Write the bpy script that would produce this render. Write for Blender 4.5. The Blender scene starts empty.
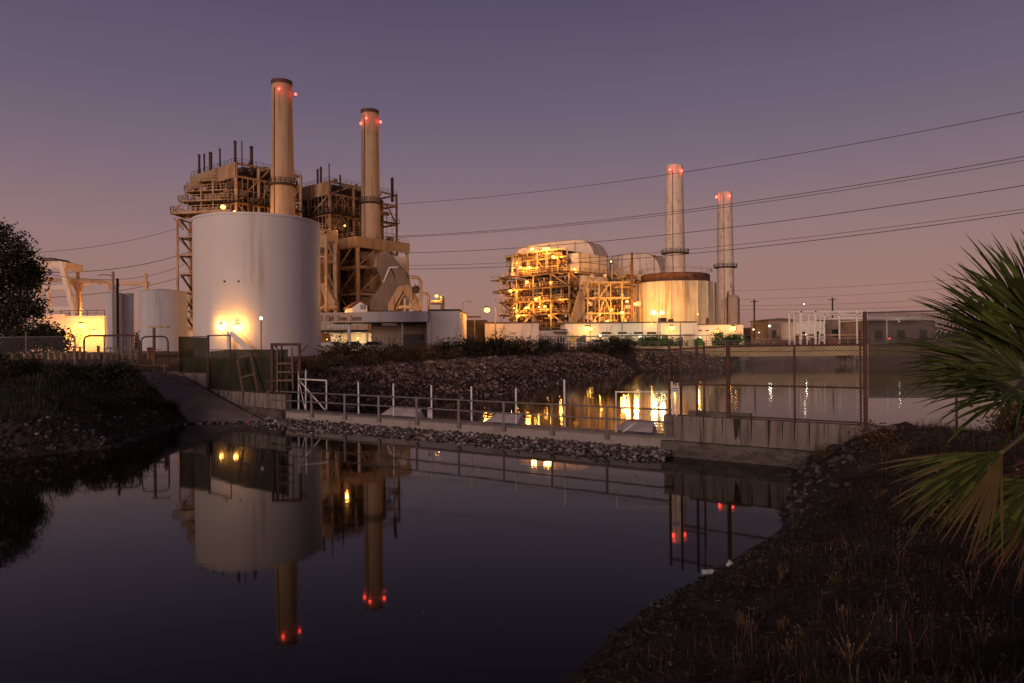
import bpy, math, random
import numpy as np
from mathutils import Vector, Matrix
R = math.radians
random.seed(7); rng = np.random.default_rng(7)
C = bpy.context.scene.collection
scn = bpy.context.scene

# ---------------------------------------------------------------- camera, sky, sun, exposure
FPX, HC, YH, ROLL = 700.0, 4.2, 342.0, R(0.5)
cam = bpy.data.cameras.new('camera'); camo = bpy.data.objects.new('camera', cam); C.objects.link(camo)
cam.sensor_width = 36; cam.lens = FPX/1024*36; cam.clip_start = .05; cam.clip_end = 9000
camo.matrix_world = Matrix.Translation((0, 0, HC)) @ Matrix.Rotation(ROLL, 4, 'Y') @ Matrix.Rotation(R(90), 4, 'X')
scn.camera = camo
scn.render.engine = 'CYCLES'
cy = scn.cycles
cy.use_denoising = True; cy.sample_clamp_indirect = 4; cy.max_bounces = 6; cy.caustics_reflective = False; cy.caustics_refractive = False
cy.transparent_max_bounces = 12
try: cy.use_light_tree = True
except Exception: pass
scn.view_settings.view_transform = 'Standard'; scn.view_settings.look = 'None'
scn.view_settings.gamma = 1; scn.view_settings.exposure = 0.0; scn.view_settings.use_curve_mapping = False

SUN_EL, SUN_AZ = 7.0, 205.0          # afterglow: behind the photographer, a little to the left
w = bpy.data.worlds.new('World'); scn.world = w; w.use_nodes = True
nt = w.node_tree; nt.nodes.clear()
N = nt.nodes.new; L = nt.links.new
out = N('ShaderNodeOutputWorld'); bg = N('ShaderNodeBackground'); L(bg.outputs[0], out.inputs[0])
tc = N('ShaderNodeTexCoord'); sp = N('ShaderNodeSeparateXYZ'); L(tc.outputs['Generated'], sp.inputs[0])
ramp = N('ShaderNodeValToRGB'); L(sp.outputs['Z'], ramp.inputs[0])
def lin(c):
    return tuple(((x/255+.055)/1.055)**2.4 if x/255 > .04045 else x/255/12.92 for x in c) + (1,)
cr = ramp.color_ramp
stops = [(0.0, (152, 112, 101)), (.05, (156, 119, 111)), (.14, (146, 116, 117)), (.24, (119, 101, 117)), (.33, (101, 88, 111)), (.45, (81, 72, 97)), (.62, (50, 44, 62)), (1.0, (34, 31, 44))]
while len(cr.elements) < len(stops): cr.elements.new(.5)
for e, (p, c) in zip(cr.elements, stops): e.position = p; e.color = lin(c)
# the western half of the dome (behind the camera) still glows a little
mr = N('ShaderNodeMapRange'); L(sp.outputs['Y'], mr.inputs[0])
mr.inputs[1].default_value = 0.0; mr.inputs[2].default_value = -1.0; mr.inputs[3].default_value = 1.0; mr.inputs[4].default_value = 1.7
mul = N('ShaderNodeMixRGB'); mul.blend_type = 'MULTIPLY'; mul.inputs[0].default_value = 1
L(ramp.outputs[0], mul.inputs[1]); L(mr.outputs[0], mul.inputs[2])
sky = N('ShaderNodeTexSky'); sky.sky_type = 'NISHITA'; sky.sun_disc = False
sky.sun_elevation = R(0.5); sky.sun_rotation = R(SUN_AZ-180+180)
add = N('ShaderNodeMixRGB'); add.blend_type = 'ADD'; add.inputs[0].default_value = .015
L(mul.outputs[0], add.inputs[1]); L(sky.outputs[0], add.inputs[2])
# faint thin banding of high haze so the gradient is not perfectly even
nz = N('ShaderNodeTexNoise'); nz.inputs['Scale'].default_value = 2.2; nz.inputs['Detail'].default_value = 3
mp = N('ShaderNodeMapping'); mp.inputs['Scale'].default_value = (1, 1, 5); L(tc.outputs['Generated'], mp.inputs[0]); L(mp.outputs[0], nz.inputs[0])
mr2 = N('ShaderNodeMapRange'); L(nz.outputs[0], mr2.inputs[0]); mr2.inputs[3].default_value = .94; mr2.inputs[4].default_value = 1.06
mul2 = N('ShaderNodeMixRGB'); mul2.blend_type = 'MULTIPLY'; mul2.inputs[0].default_value = 1
L(add.outputs[0], mul2.inputs[1]); L(mr2.outputs[0], mul2.inputs[2]); L(mul2.outputs[0], bg.inputs[0])
bg.inputs[1].default_value = 1.0

sl = bpy.data.lights.new('sun', 'SUN'); so = bpy.data.objects.new('sun', sl); C.objects.link(so)
sl.energy = 1.65; sl.angle = R(25); sl.color = (1, .70, .56)
az, el = R(SUN_AZ), R(SUN_EL)
d = Vector((math.sin(az)*math.cos(el), math.cos(az)*math.cos(el), math.sin(el)))   # towards the glow
so.rotation_euler = d.to_track_quat('Z', 'Y').to_euler()

# ---------------------------------------------------------------- helpers
cR, sR = math.cos(ROLL), math.sin(ROLL)
def at(px, py, D):
    u = (px-512); v = (YH-py)
    return Vector(((u*cR+v*sR)/FPX*D, D, HC+(-u*sR+v*cR)/FPX*D))
def xat(px, D): return at(px, 341, D).x
def zat(px, py, D): return at(px, py, D).z

OFF = {}
class MB:
    def __init__(s): s.v = []; s.f = []; s.m = []; s.mi = 0
    def add(s, vs, fs):
        b = len(s.v); s.v += [tuple(p) for p in vs]
        s.f += [tuple(b+i for i in f) for f in fs]; s.m += [s.mi]*len(fs); return s
    def box(s, x0, x1, y0, y1, z0, z1):
        return s.add([(x0,y0,z0),(x1,y0,z0),(x1,y1,z0),(x0,y1,z0),(x0,y0,z1),(x1,y0,z1),(x1,y1,z1),(x0,y1,z1)],
                     [(3,2,1,0),(4,5,6,7),(0,1,5,4),(1,2,6,5),(2,3,7,6),(3,0,4,7)])
    def hexa(s, b, t):      # four bottom, four top points
        return s.add(list(b)+list(t), [(3,2,1,0),(4,5,6,7),(0,1,5,4),(1,2,6,5),(2,3,7,6),(3,0,4,7)])
    def bar(s, p0, p1, w=.3, h=None):
        h = h or w; p0, p1 = Vector(p0), Vector(p1); dd = (p1-p0)
        if dd.length < 1e-5: return s
        dd.normalize(); up = Vector((0,0,1)) if abs(dd.z) < .95 else Vector((0,1,0))
        a = dd.cross(up).normalized()*w/2; b = a.cross(dd).normalized()*h/2
        q = [a+b, -a+b, -a-b, a-b]
        return s.add([p0+k for k in q]+[p1+k for k in q], [(0,1,2,3),(7,6,5,4),(4,5,1,0),(5,6,2,1),(6,7,3,2),(7,4,0,3)])
    def tube(s, pts, r, n=6, r1=None):
        pts = [Vector(p) for p in pts]; vs = []; m = len(pts)
        for i, p in enumerate(pts):
            dd = (pts[min(i+1,m-1)]-pts[max(i-1,0)]).normalized()
            up = Vector((0,0,1)) if abs(dd.z) < .9 else Vector((0,1,0))
            a = dd.cross(up).normalized(); b = a.cross(dd).normalized()
            rr = r if r1 is None else r+(r1-r)*i/(m-1)
            vs += [p+(a*math.cos(t)+b*math.sin(t))*rr for t in [2*math.pi*k/n for k in range(n)]]
        fs = [(i*n+k, i*n+(k+1)%n, (i+1)*n+(k+1)%n, (i+1)*n+k) for i in range(m-1) for k in range(n)]
        fs += [tuple(reversed(range(n))), tuple((m-1)*n+k for k in range(n))]
        return s.add(vs, fs)
    def lathe(s, c, prof, n=32, cap=True):
        c = Vector(c); vs = [c+Vector((r*math.cos(2*math.pi*k/n), r*math.sin(2*math.pi*k/n), z)) for r, z in prof for k in range(n)]
        m = len(prof); fs = [(i*n+k, i*n+(k+1)%n, (i+1)*n+(k+1)%n, (i+1)*n+k) for i in range(m-1) for k in range(n)]
        if cap: fs += [tuple(reversed(range(n))), tuple((m-1)*n+k for k in range(n))]
        return s.add(vs, fs)
    def ball(s, c, r, n=10, m=6, sz=1):
        return s.lathe(c, [(r*math.sin(math.pi*(i+.02)/(m+.04))+.001, -r*sz*math.cos(math.pi*i/m)) for i in range(m+1)], n)
    def prism(s, pts, dv):  # polygon extruded by dv
        n = len(pts); pts = [Vector(p) for p in pts]; dv = Vector(dv)
        return s.add(pts+[p+dv for p in pts], [tuple(range(n)), tuple(reversed(range(n, 2*n)))]+[(i, i+n, (i+1)%n+n, (i+1)%n) for i in range(n)])
    def rail(s, pts, h=1.1, w=.08, step=2.0, mid=True):
        for a, b in zip(pts[:-1], pts[1:]):
            a, b = Vector(a), Vector(b); n = max(1, int((b-a).length/step))
            for k in range(n+1):
                p = a+(b-a)*k/n; s.bar(p, p+Vector((0,0,h)), w)
            s.bar(a+Vector((0,0,h)), b+Vector((0,0,h)), w)
            if mid: s.bar(a+Vector((0,0,h*.5)), b+Vector((0,0,h*.5)), w*.8)
        return s
    def build(s, name, mats, parent=None, loc=None, smooth=False):
        me = bpy.data.meshes.new(name)
        o = bpy.data.objects.new(name, me); C.objects.link(o)
        if parent is not None: off = OFF[parent.name]; o.parent = parent
        else:
            off = Vector(loc) if loc is not None else Vector((0,0,0)); o.location = off
        OFF[o.name] = off
        me.from_pydata([(v[0]-off.x, v[1]-off.y, v[2]-off.z) for v in s.v], [], s.f)
        if not isinstance(mats, (list, tuple)): mats = [mats]
        for m in mats: me.materials.append(m)
        if any(s.m): me.polygons.foreach_set('material_index', s.m)
        if smooth: me.polygons.foreach_set('use_smooth', [True]*len(s.f))
        me.update(); return o

def tag(o, label=None, cat=None, group=None, kind=None):
    if label: o['label'] = label
    if cat: o['category'] = cat
    if group: o['group'] = group
    if kind: o['kind'] = kind
    return o
def thing(name, loc, label, cat, group=None):
    o = bpy.data.objects.new(name, None); C.objects.link(o); o.location = loc; o.empty_display_size = .3
    OFF[o.name] = Vector(loc); return tag(o, label, cat, group)
def copy_tree(o, loc=None, scale=None, rz=None, label=None, parent=None):
    c = o.copy(); C.objects.link(c); OFF[c.name] = OFF[o.name].copy()
    if parent is not None: c.parent = parent
    if loc is not None: c.location = loc
    if scale is not None: c.scale = (scale,)*3 if not isinstance(scale, tuple) else scale
    if rz is not None: c.rotation_euler.z = rz
    if label: c['label'] = label
    for ch in list(o.children): copy_tree(ch, parent=c)
    return c

def mat(name, col, rough=.75, metal=0.0, var=.18, scale=1.0, col2=None, c2amt=.35, c2stretch=(1,1,.12), c2scale=1.5, bump=0.0, bscale=8, spec=.3, alpha=1.0, isl=0.0, ipow=1.0):
    m = bpy.data.materials.new(name); m.use_nodes = True; t = m.node_tree; n = t.nodes; l = t.links
    b = n['Principled BSDF']; b.inputs['Roughness'].default_value = rough; b.inputs['Metallic'].default_value = metal
    b.inputs['Specular IOR Level'].default_value = spec
    tc = n.new('ShaderNodeTexCoord')
    nz = n.new('ShaderNodeTexNoise'); nz.inputs['Scale'].default_value = scale; nz.inputs['Detail'].default_value = 5; l.new(tc.outputs['Object'], nz.inputs[0])
    r = n.new('ShaderNodeValToRGB'); l.new(nz.outputs[0], r.inputs[0])
    r.color_ramp.elements[0].position = .3; r.color_ramp.elements[1].position = .7
    r.color_ramp.elements[0].color = tuple(c*(1-var) for c in col)+(1,); r.color_ramp.elements[1].color = tuple(min(1, c*(1+var)) for c in col)+(1,)
    last = r.outputs[0]
    if col2:
        mp = n.new('ShaderNodeMapping'); mp.inputs['Scale'].default_value = c2stretch; l.new(tc.outputs['Object'], mp.inputs[0])
        n2 = n.new('ShaderNodeTexNoise'); n2.inputs['Scale'].default_value = c2scale; n2.inputs['Detail'].default_value = 6; n2.inputs['Roughness'].default_value = .65; l.new(mp.outputs[0], n2.inputs[0])
        r2 = n.new('ShaderNodeValToRGB'); l.new(n2.outputs[0], r2.inputs[0])
        r2.color_ramp.elements[0].position = .62-c2amt*.35; r2.color_ramp.elements[1].position = .8-c2amt*.3
        mx = n.new('ShaderNodeMixRGB'); l.new(r2.outputs[0], mx.inputs[0]); l.new(last, mx.inputs[1]); mx.inputs[2].default_value = tuple(col2)+(1,); last = mx.outputs[0]
    if isl:
        gm = n.new('ShaderNodeNewGeometry'); pw = n.new('ShaderNodeMath'); pw.operation = 'POWER'; pw.inputs[1].default_value = ipow; l.new(gm.outputs['Random Per Island'], pw.inputs[0])
        mr = n.new('ShaderNodeMapRange'); l.new(pw.outputs[0], mr.inputs[0]); mr.inputs[3].default_value = 1/(1+isl); mr.inputs[4].default_value = 1+isl
        mm = n.new('ShaderNodeMixRGB'); mm.blend_type = 'MULTIPLY'; mm.inputs[0].default_value = 1; l.new(last, mm.inputs[1]); l.new(mr.outputs[0], mm.inputs[2]); last = mm.outputs[0]
    l.new(last, b.inputs['Base Color'])
    if bump:
        nb = n.new('ShaderNodeTexNoise'); nb.inputs['Scale'].default_value = bscale; nb.inputs['Detail'].default_value = 6; l.new(tc.outputs['Object'], nb.inputs[0])
        bp = n.new('ShaderNodeBump'); bp.inputs['Strength'].default_value = bump; bp.inputs['Distance'].default_value = .1; l.new(nb.outputs[0], bp.inputs['Height']); l.new(bp.outputs[0], b.inputs['Normal'])
    if alpha < 1: b.inputs['Alpha'].default_value = alpha
    return m
def emit(name, col, s):
    m = bpy.data.materials.new(name); m.use_nodes = True; n = m.node_tree.nodes; b = n['Principled BSDF']
    b.inputs['Base Color'].default_value = (.6,.5,.4,1); b.inputs['Emission Color'].default_value = tuple(col)+(1,); b.inputs['Emission Strength'].default_value = s
    return m

def SOD_(): pass
SOD = (1.0, .39, .07); YEL = (1.0, .44, .075)
M = dict(
    dirt=mat('dirt', (.055,.042,.034), .95, var=.4, scale=.8, col2=(.10,.085,.07), c2stretch=(1,1,1), c2scale=2.5, bump=.6, bscale=5, spec=.1),
    asphalt=mat('asphalt', (.06,.057,.055), .9, var=.2, bump=.2),
    tank=mat('tank_paint', (.72,.67,.64), .55, var=.035, scale=.25, col2=(.55,.46,.38), c2amt=.12, c2stretch=(1,1,.06), c2scale=1.0),
    grey_tank=mat('grey_tank_paint', (.52,.50,.52), .6, var=.05, scale=.3, col2=(.35,.3,.27), c2amt=.15, c2stretch=(1,1,.06)),
    concrete=mat('concrete', (.24,.20,.17), .85, var=.15, scale=1.2, col2=(.075,.06,.05), c2amt=.42, c2stretch=(3,3,.25), c2scale=1.6, bump=.25, bscale=12),
    wet=mat('wet_concrete', (.13,.11,.09), .6, var=.25, scale=1.5, col2=(.04,.035,.025), c2amt=.5, c2stretch=(1,1,2), bump=.3, bscale=9),
    stain=mat('drain_stain', (.035,.028,.024), .8, var=.3, scale=6),
    stack=mat('stack_concrete', (.46,.33,.22), .85, var=.07, scale=.4, col2=(.24,.15,.09), c2amt=.25, c2stretch=(1,1,.05), c2scale=.9, bump=.15, bscale=2),
    pale_stack=mat('pale_stack_concrete', (.72,.58,.48), .85, var=.08, scale=.6, col2=(.4,.24,.14), c2amt=.28, c2stretch=(1,1,.3), c2scale=.8),
    dark=mat('dark_steel', (.055,.042,.035), .7, var=.3, scale=1),
    beam=mat('beige_steel', (.38,.27,.18), .7, var=.2, scale=.5, col2=(.22,.10,.045), c2amt=.38, c2stretch=(1,1,.4), c2scale=.8),
    casing=mat('brown_casing', (.10,.065,.05), .8, var=.3, scale=.25, col2=(.07,.045,.03), c2amt=.4, c2stretch=(1,1,.5), c2scale=.4),
    panel=mat('ochre_panel', (.38,.26,.16), .75, var=.15, scale=.3, col2=(.2,.09,.035), c2amt=.36, c2stretch=(1,1,.25), c2scale=.7),
    duct=mat('grey_brown_duct', (.16,.12,.10), .65, var=.15, scale=.3, col2=(.12,.07,.05), c2amt=.3),
    ybeam=mat('yellow_beige_steel', (.5,.35,.18), .65, var=.15, scale=.6, col2=(.3,.14,.05), c2amt=.3, c2stretch=(1,1,.4)),
    cream=mat('cream_cladding', (.78,.65,.54), .6, var=.06, scale=.5, col2=(.45,.25,.13), c2amt=.22, c2stretch=(1,1,.2), c2scale=.8),
    rust=mat('rust', (.17,.075,.04), .85, var=.4, scale=.7, col2=(.08,.035,.02), c2amt=.4, c2stretch=(1,1,.5)),
    browncladding=mat('brown_cladding', (.30,.19,.12), .7, var=.2, scale=.5, col2=(.16,.08,.04), c2amt=.3),
    rtank=mat('stained_cream_tank', (.70,.60,.42), .75, var=.1, scale=.35, col2=(.33,.14,.04), c2amt=.34, c2stretch=(1,1,.08), c2scale=.6),
    white=mat('white_render', (.76,.69,.64), .7, var=.05, scale=.4, col2=(.42,.34,.29), c2amt=.18, c2stretch=(1,1,.15), c2scale=1),
    tan=mat('tan_render', (.50,.38,.29), .75, var=.08, scale=.5, col2=(.3,.2,.14), c2amt=.25),
    roof=mat('roof_membrane', (.13,.10,.09), .85, var=.2),
    garage=mat('grey_shutter', (.12,.105,.105), .6, var=.1, scale=2),
    glass=mat('dark_glass', (.03,.035,.03), .15, spec=.6),
    galv=mat('galvanised_steel', (.19,.165,.16), .6, metal=.2, var=.2, scale=3, col2=(.16,.10,.07), c2amt=.2, c2stretch=(1,1,1), c2scale=4),
    whitepipe=mat('white_pipe_paint', (.8,.76,.74), .5, var=.1, scale=3, col2=(.35,.22,.15), c2amt=.2, c2stretch=(1,1,1), c2scale=5),
    rustpipe=mat('rusty_fence_pipe', (.10,.05,.04), .8, var=.35, scale=4),
    wire=mat('fence_wire', (.13,.11,.105), .6, metal=.4, var=.2),
    mesh=mat('green_privacy_mesh', (.036,.036,.022), .95, var=.3, scale=1.2, spec=.05, alpha=.94),
    cable=mat('power_cable', (.03,.025,.03), .7, var=.1),
    rock=mat('riprap_rock', (.25,.165,.12), .9, var=.5, scale=1.2, col2=(.07,.05,.04), c2amt=.4, c2stretch=(1,1,1), c2scale=.9, bump=.4, bscale=6, isl=1.0, ipow=2),
    shorerock=mat('shore_rock', (.065,.052,.046), .9, var=.4, scale=2, bump=.4, bscale=9, isl=1.6, ipow=4),
    oldsteel=mat('old_brown_steel', (.15,.10,.075), .8, var=.25, scale=3),
    pebble=mat('weir_rock', (.17,.14,.125), .7, var=.3, scale=3, bump=.4, bscale=9, isl=2.2, ipow=3.2),
    paleslab=mat('pale_weir_slab', (.62,.53,.49), .8, var=.1, scale=1.5, col2=(.35,.27,.23), c2amt=.25, c2stretch=(1,1,1)),
    slab=mat('pale_slab', (.36,.31,.29), .8, var=.12, scale=1.5, col2=(.2,.15,.13), c2amt=.3, c2stretch=(1,1,1), bump=.2),
    bark=mat('bark', (.07,.05,.035), .9, var=.3, scale=3, bump=.5),
    leafdark=mat('dark_leaf', (.035,.036,.018), .8, var=.4, scale=1.2, spec=.15, isl=.9, ipow=2),
    shrubleaf=mat('shrub_leaf', (.085,.06,.03), .85, var=.45, scale=.6, spec=.1, isl=.9, ipow=2),
    dryleaf=mat('dry_shrub_leaf', (.12,.075,.04), .9, var=.4, scale=.8, spec=.1, isl=.9, ipow=2),
    greenleaf=mat('green_leaf', (.06,.13,.025), .7, var=.4, scale=1, spec=.2, isl=.9, ipow=2),
    grass=mat('dry_grass', (.075,.045,.032), .9, var=.5, scale=.9, spec=.1, isl=.9, ipow=2),
    weed=mat('green_weed', (.035,.042,.018), .9, var=.5, scale=.9, spec=.1, isl=.9, ipow=2),
    litter=mat('leaf_litter', (.13,.095,.07), .9, var=.5, scale=6, spec=.1, isl=.9, ipow=2),
    frond=mat('palm_frond', (.040,.054,.010), .55, var=.35, scale=4, spec=.14, isl=.9, ipow=1.6),
    frondold=mat('ageing_palm_frond', (.085,.058,.018), .6, var=.35, scale=4, spec=.25),
    fronddry=mat('dry_palm_skirt', (.075,.037,.02), .85, var=.3, scale=4, spec=.1),
    stalk=mat('palm_stalk', (.11,.10,.035), .6, var=.2, scale=5),
    plastic=mat('white_plastic', (.7,.7,.68), .4, var=.05),
    redplastic=mat('red_plastic', (.55,.03,.02), .4, var=.1),
    car_white=mat('white_car_paint', (.6,.58,.55), .3, var=.03, spec=.6),
    car_dark=mat('dark_car_paint', (.05,.04,.05), .3, var=.03, spec=.6),
    tyre=mat('tyre_rubber', (.02,.02,.02), .9, var=.1),
    ink=mat('sign_lettering', (.16,.09,.03), .7, var=.05),
    sign=mat('white_sign_board', (.7,.68,.66), .5, var=.04),
    far=mat('far_wall', (.25,.18,.15), .9, var=.4, scale=.15, col2=(.06,.05,.04), c2amt=.3, c2stretch=(1,1,1), c2scale=.2),
    bridge=mat('bridge_concrete', (.5,.38,.2), .85, var=.12, scale=.6, col2=(.2,.13,.07), c2amt=.3, c2stretch=(.3,1,1), c2scale=.8),
    bulb=emit('sodium_bulb', (1, .5, .08), 5.5), bulbw=emit('white_green_bulb', (.85, 1, .5), 6), red=emit('red_beacon_glass', (1, .045, .03), 7),
    bulbdim=emit('small_warm_bulb', (1, .8, .55), 4),
)

# ---------------------------------------------------------------- ground and water
SHORE = [(-400,-40),(-60,-2),(-30,1),(-8,4),(-1.5,7),(.6,8.6),(2,10.9),(3.3,12.3),(5.9,15.4),(7.6,19),(8.9,21.6),(9.4,22.9),(13.2,21.6),(16,25),(22,32),(34,48),(55,75),(90,110),(130,148),(210,190),(400,240),
         (400,300),(180,225),(115,172),(85,157),(60,149),(45,132),(36,118),(33,110),(31,96),(24,94),(17,95),(11,85),(6,74),(2,63),(-1,56),(-6.5,49),(-11,44.5),(-13.2,41.0),(-11.9,37.5),(-18.2,42.3),(-20.4,43.0),(-19.0,39.8),(-17.2,37.2),(-16.9,33),(-16.2,28.6),(-19,26),(-24,22),(-40,17),(-400,-10)]
SP = np.array(SHORE, float)
def height(x, y):
    x = np.atleast_1d(np.asarray(x, float)); y = np.atleast_1d(np.asarray(y, float))
    dm = np.full(x.shape, 1e9); ins = np.zeros(x.shape, bool)
    for (ax, ay), (bx, by) in zip(SP, np.roll(SP, -1, 0)):
        vx, vy = bx-ax, by-ay; t = np.clip(((x-ax)*vx+(y-ay)*vy)/(vx*vx+vy*vy), 0, 1)
        dm = np.minimum(dm, np.hypot(x-ax-t*vx, y-ay-t*vy))
        with np.errstate(divide='ignore', invalid='ignore'):
            c = ((ay > y) != (by > y)) & (x < (bx-ax)*(y-ay)/(by-ay+1e-12)+ax)
        ins ^= c
    wob = .35*np.sin(x*1.3+y*.7)+.25*np.sin(x*.5-y*1.9+1)+.15*np.sin(x*3.1+y*2.3)
    dd = np.where(ins, -dm, dm)+wob*np.clip(dm/1.5, 0, 1)*.8
    fg = (x > -8) & (y < 30); q_ = np.clip((y-14)/5, 0, 1)
    Lf = np.where(y > 40, 3.4, np.where(fg, 5.0*(1-q_)+3.1*q_, np.where(x < -14, np.clip(4.2-(y-30)*.25, 2.0, 4.2), 2.0))); top = np.where(fg & (y < 25), 2.5+.2*q_, 3.0)
    h = np.where(dd > 0, top*(1-np.exp(-dd/Lf)), np.maximum(dd*.35, -1.2))
    h = np.where(dd > 16, top, h)
    near = (np.abs(x) < 60) & (y < 60) & (dd > 0)
    h += np.where(near, .07*np.sin(x*2.1+1.7*np.sin(y*1.3))+.05*np.sin(y*3.3+x), 0)*np.clip(dd/1.5, 0, 1)*(y < 45)
    return h
def hz(x, y): return float(height([x], [y])[0])
def axis(fine0, fine1, fs, mid0, mid1, ms, far):
    a = list(np.arange(fine0, fine1, fs)); b = []; x = fine1
    while x < mid1: b.append(x); x += ms
    s = ms
    while x < far: b.append(x); s *= 1.35; x += s
    b.append(far); c = []; x = fine0-ms
    while x > mid0: c.append(x); x -= ms
    s = ms
    while x > -far: c.append(x); s *= 1.35; x -= s
    c.append(-far); return np.array(sorted(c)+a+b)
xs = axis(-32, 40, .4, -90, 140, 1.6, 5000); ys = axis(-4, 60, .4, -30, 180, 1.6, 5000)
GX, GY = np.meshgrid(xs, ys); Z = height(GX.ravel(), GY.ravel())
nx, ny = len(xs), len(ys)
mb = MB(); mb.v = list(zip(GX.ravel().tolist(), GY.ravel().tolist(), Z.tolist()))
mb.f = [(j*nx+i, j*nx+i+1, (j+1)*nx+i+1, (j+1)*nx+i) for j in range(ny-1) for i in range(nx-1)]; mb.m = [0]*len(mb.f)
tag(mb.build('ground', M['dirt'], smooth=True), kind='structure')

def water(name, pts, rough, bstr, scale):
    m = bpy.data.materials.new(name); m.use_nodes = True; n = m.node_tree.nodes; l = m.node_tree.links; b = n['Principled BSDF']
    b.inputs['Base Color'].default_value = (.008,.0065,.006,1); b.inputs['Roughness'].default_value = rough; b.inputs['IOR'].default_value = 1.22; b.inputs['Specular Tint'].default_value = (1,.80,.70,1)
    tc = n.new('ShaderNodeTexCoord'); mp = n.new('ShaderNodeMapping'); mp.inputs['Scale'].default_value = scale; l.new(tc.outputs['Object'], mp.inputs[0])
    nz = n.new('ShaderNodeTexNoise'); nz.inputs['Scale'].default_value = 1; nz.inputs['Detail'].default_value = 3; l.new(mp.outputs[0], nz.inputs[0])
    bp = n.new('ShaderNodeBump'); bp.inputs['Strength'].default_value = bstr; bp.inputs['Distance'].default_value = .05; l.new(nz.outputs[0], bp.inputs['Height']); l.new(bp.outputs[0], b.inputs['Normal'])
    mb = MB(); mb.add(pts, [tuple(range(len(pts)))]); return tag(mb.build(name, m), kind='structure')
wa, wb = Vector((-13, 37.8, 0)), Vector((6, 25.6, 0)); wd = (wb-wa).normalized()
E1, E2 = wa-wd*60, wb+wd*8
water('pool_water', [(-400,-60,0),(60,-60,0),(60,12,0),tuple(E2),tuple(E1),(-400,90,0)], .035, .035, (.6,1.2,1))
water('basin_water', [tuple(E2),(60,12,0),(600,12,0),(600,400,0),(-60,400,0),tuple(E1)], .055, .16, (.5,1.6,1))
tag(MB().add([(-120,76,3.02),(-24,78,3.02),(-12,96,3.02),(6,116,3.02),(16,140,3.02),(46,168,3.02),(90,190,3.02),(120,300,3.02),(-140,300,3.02)], [tuple(range(9))]).build('yard_pavement', M['asphalt']), kind='structure')

# rocks
OCT = []
def rockshape():
    t = (1+5**.5)/2
    v = np.array([(-1,t,0),(1,t,0),(-1,-t,0),(1,-t,0),(0,-1,t),(0,1,t),(0,-1,-t),(0,1,-t),(t,0,-1),(t,0,1),(-t,0,-1),(-t,0,1)], float)/1.9
    f = [(0,11,5),(0,5,1),(0,1,7),(0,7,10),(0,10,11),(1,5,9),(5,11,4),(11,10,2),(10,7,6),(7,1,8),(3,9,4),(3,4,2),(3,2,6),(3,6,8),(3,8,9),(4,9,5),(2,4,11),(6,2,10),(8,6,7),(9,8,1)]
    v = v*rng.uniform(.65, 1.25, (12,1))*np.array([1, rng.uniform(.6,1), rng.uniform(.45,.8)]); return v, f
SH = [rockshape() for _ in range(12)]
def put_rock(mb, x, y, z, s):
    v, f = SH[rng.integers(12)]; a = rng.uniform(0, 6.28); c, q = math.cos(a), math.sin(a)
    t = rng.uniform(-.5,.5); vv = v*s; X = vv[:,0]*c-vv[:,1]*q; Y = vv[:,0]*q+vv[:,1]*c; Zz = vv[:,2]+X*t*.5
    mb.add(np.stack([X+x, Y+y, Zz+z], 1).tolist(), f)
mb = MB(); bank = [(-12.5,43.5),(-6.5,49),(-1,56),(2,63),(6,74),(11,85),(17,95),(24,94),(31,96)]
seg = []; 
for a, b in zip(bank[:-1], bank[1:]): seg.append((np.array(a), np.array(b), math.hypot(b[0]-a[0], b[1]-a[1])))
tot = sum(s[2] for s in seg)
P = []
for k in range(13000):
    r = rng.uniform(0, 1)**1.3*tot; 
    for a, b, l_ in seg:
        if r <= l_: break
        r -= l_
    t = min(1, r/l_); dn = np.array([-(b-a)[1], (b-a)[0]])/l_
    P.append(a+(b-a)*t+dn*rng.uniform(-.3, 7.0))
P = np.array(P); hh = height(P[:,0], P[:,1])
for (x, y), h in zip(P, hh):
    if h > -.3: put_rock(mb, x, y, h+.02, rng.uniform(.04, .17)*(1 if rng.random() < .95 else 1.8))
tag(mb.build('riprap', M['rock']), 'loose brown rocks covering the sloping channel bank', 'rocks', kind='stuff')
mb = MB()
for k in range(7500):
    t = rng.uniform(0, 1); o_ = rng.triangular(-1.9, -.55, .1)
    if rng.random() < .12: o_ = rng.uniform(-2.4, -1.4)
    nrm = Vector((-wd.y, wd.x, 0)); p = wa+(wb-wa)*t+nrm*o_*(.7+.5*math.sin(t*9)*.35+.2)
    z = .22+.30*(o_+.2)*.4
    put_rock(mb, p.x, p.y, max(-.03, .2+o_*.14+rng.uniform(-.05,.08)), rng.uniform(.03, .115)*(1 if rng.random() < .93 else 1.6))
tag(mb.build('weir_rubble', M['pebble']), 'wet mixed stones heaped along the foot of the catwalk', 'rubble', kind='stuff')
mb = MB()
for k in range(1500):   # foreground shoreline stones
    a, b = SP[5+rng.integers(0, 6)], None
    i = 4+rng.integers(0, 7); a, b = SP[i], SP[i+1]; t = rng.random(); p = a+(b-a)*t; dn = np.array([(b-a)[1], -(b-a)[0]])/np.hypot(*(b-a)); p = p+dn*rng.normal(.35, .5)
    h = hz(p[0], p[1]); s = rng.uniform(.015, .05) if p[1] < 16 else rng.uniform(.03, .16)
    if h > -.12: put_rock(mb, p[0], p[1], h+.01, s)
for k in range(420):
    x = rng.uniform(8.6, 11.4); y = rng.uniform(19.0, 23); put_rock(mb, x, y, hz(x, y)+.03, rng.uniform(.06, .26))
LI = [i for i, p in enumerate(SHORE) if p == (-17.2,37.2)][0]
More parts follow.
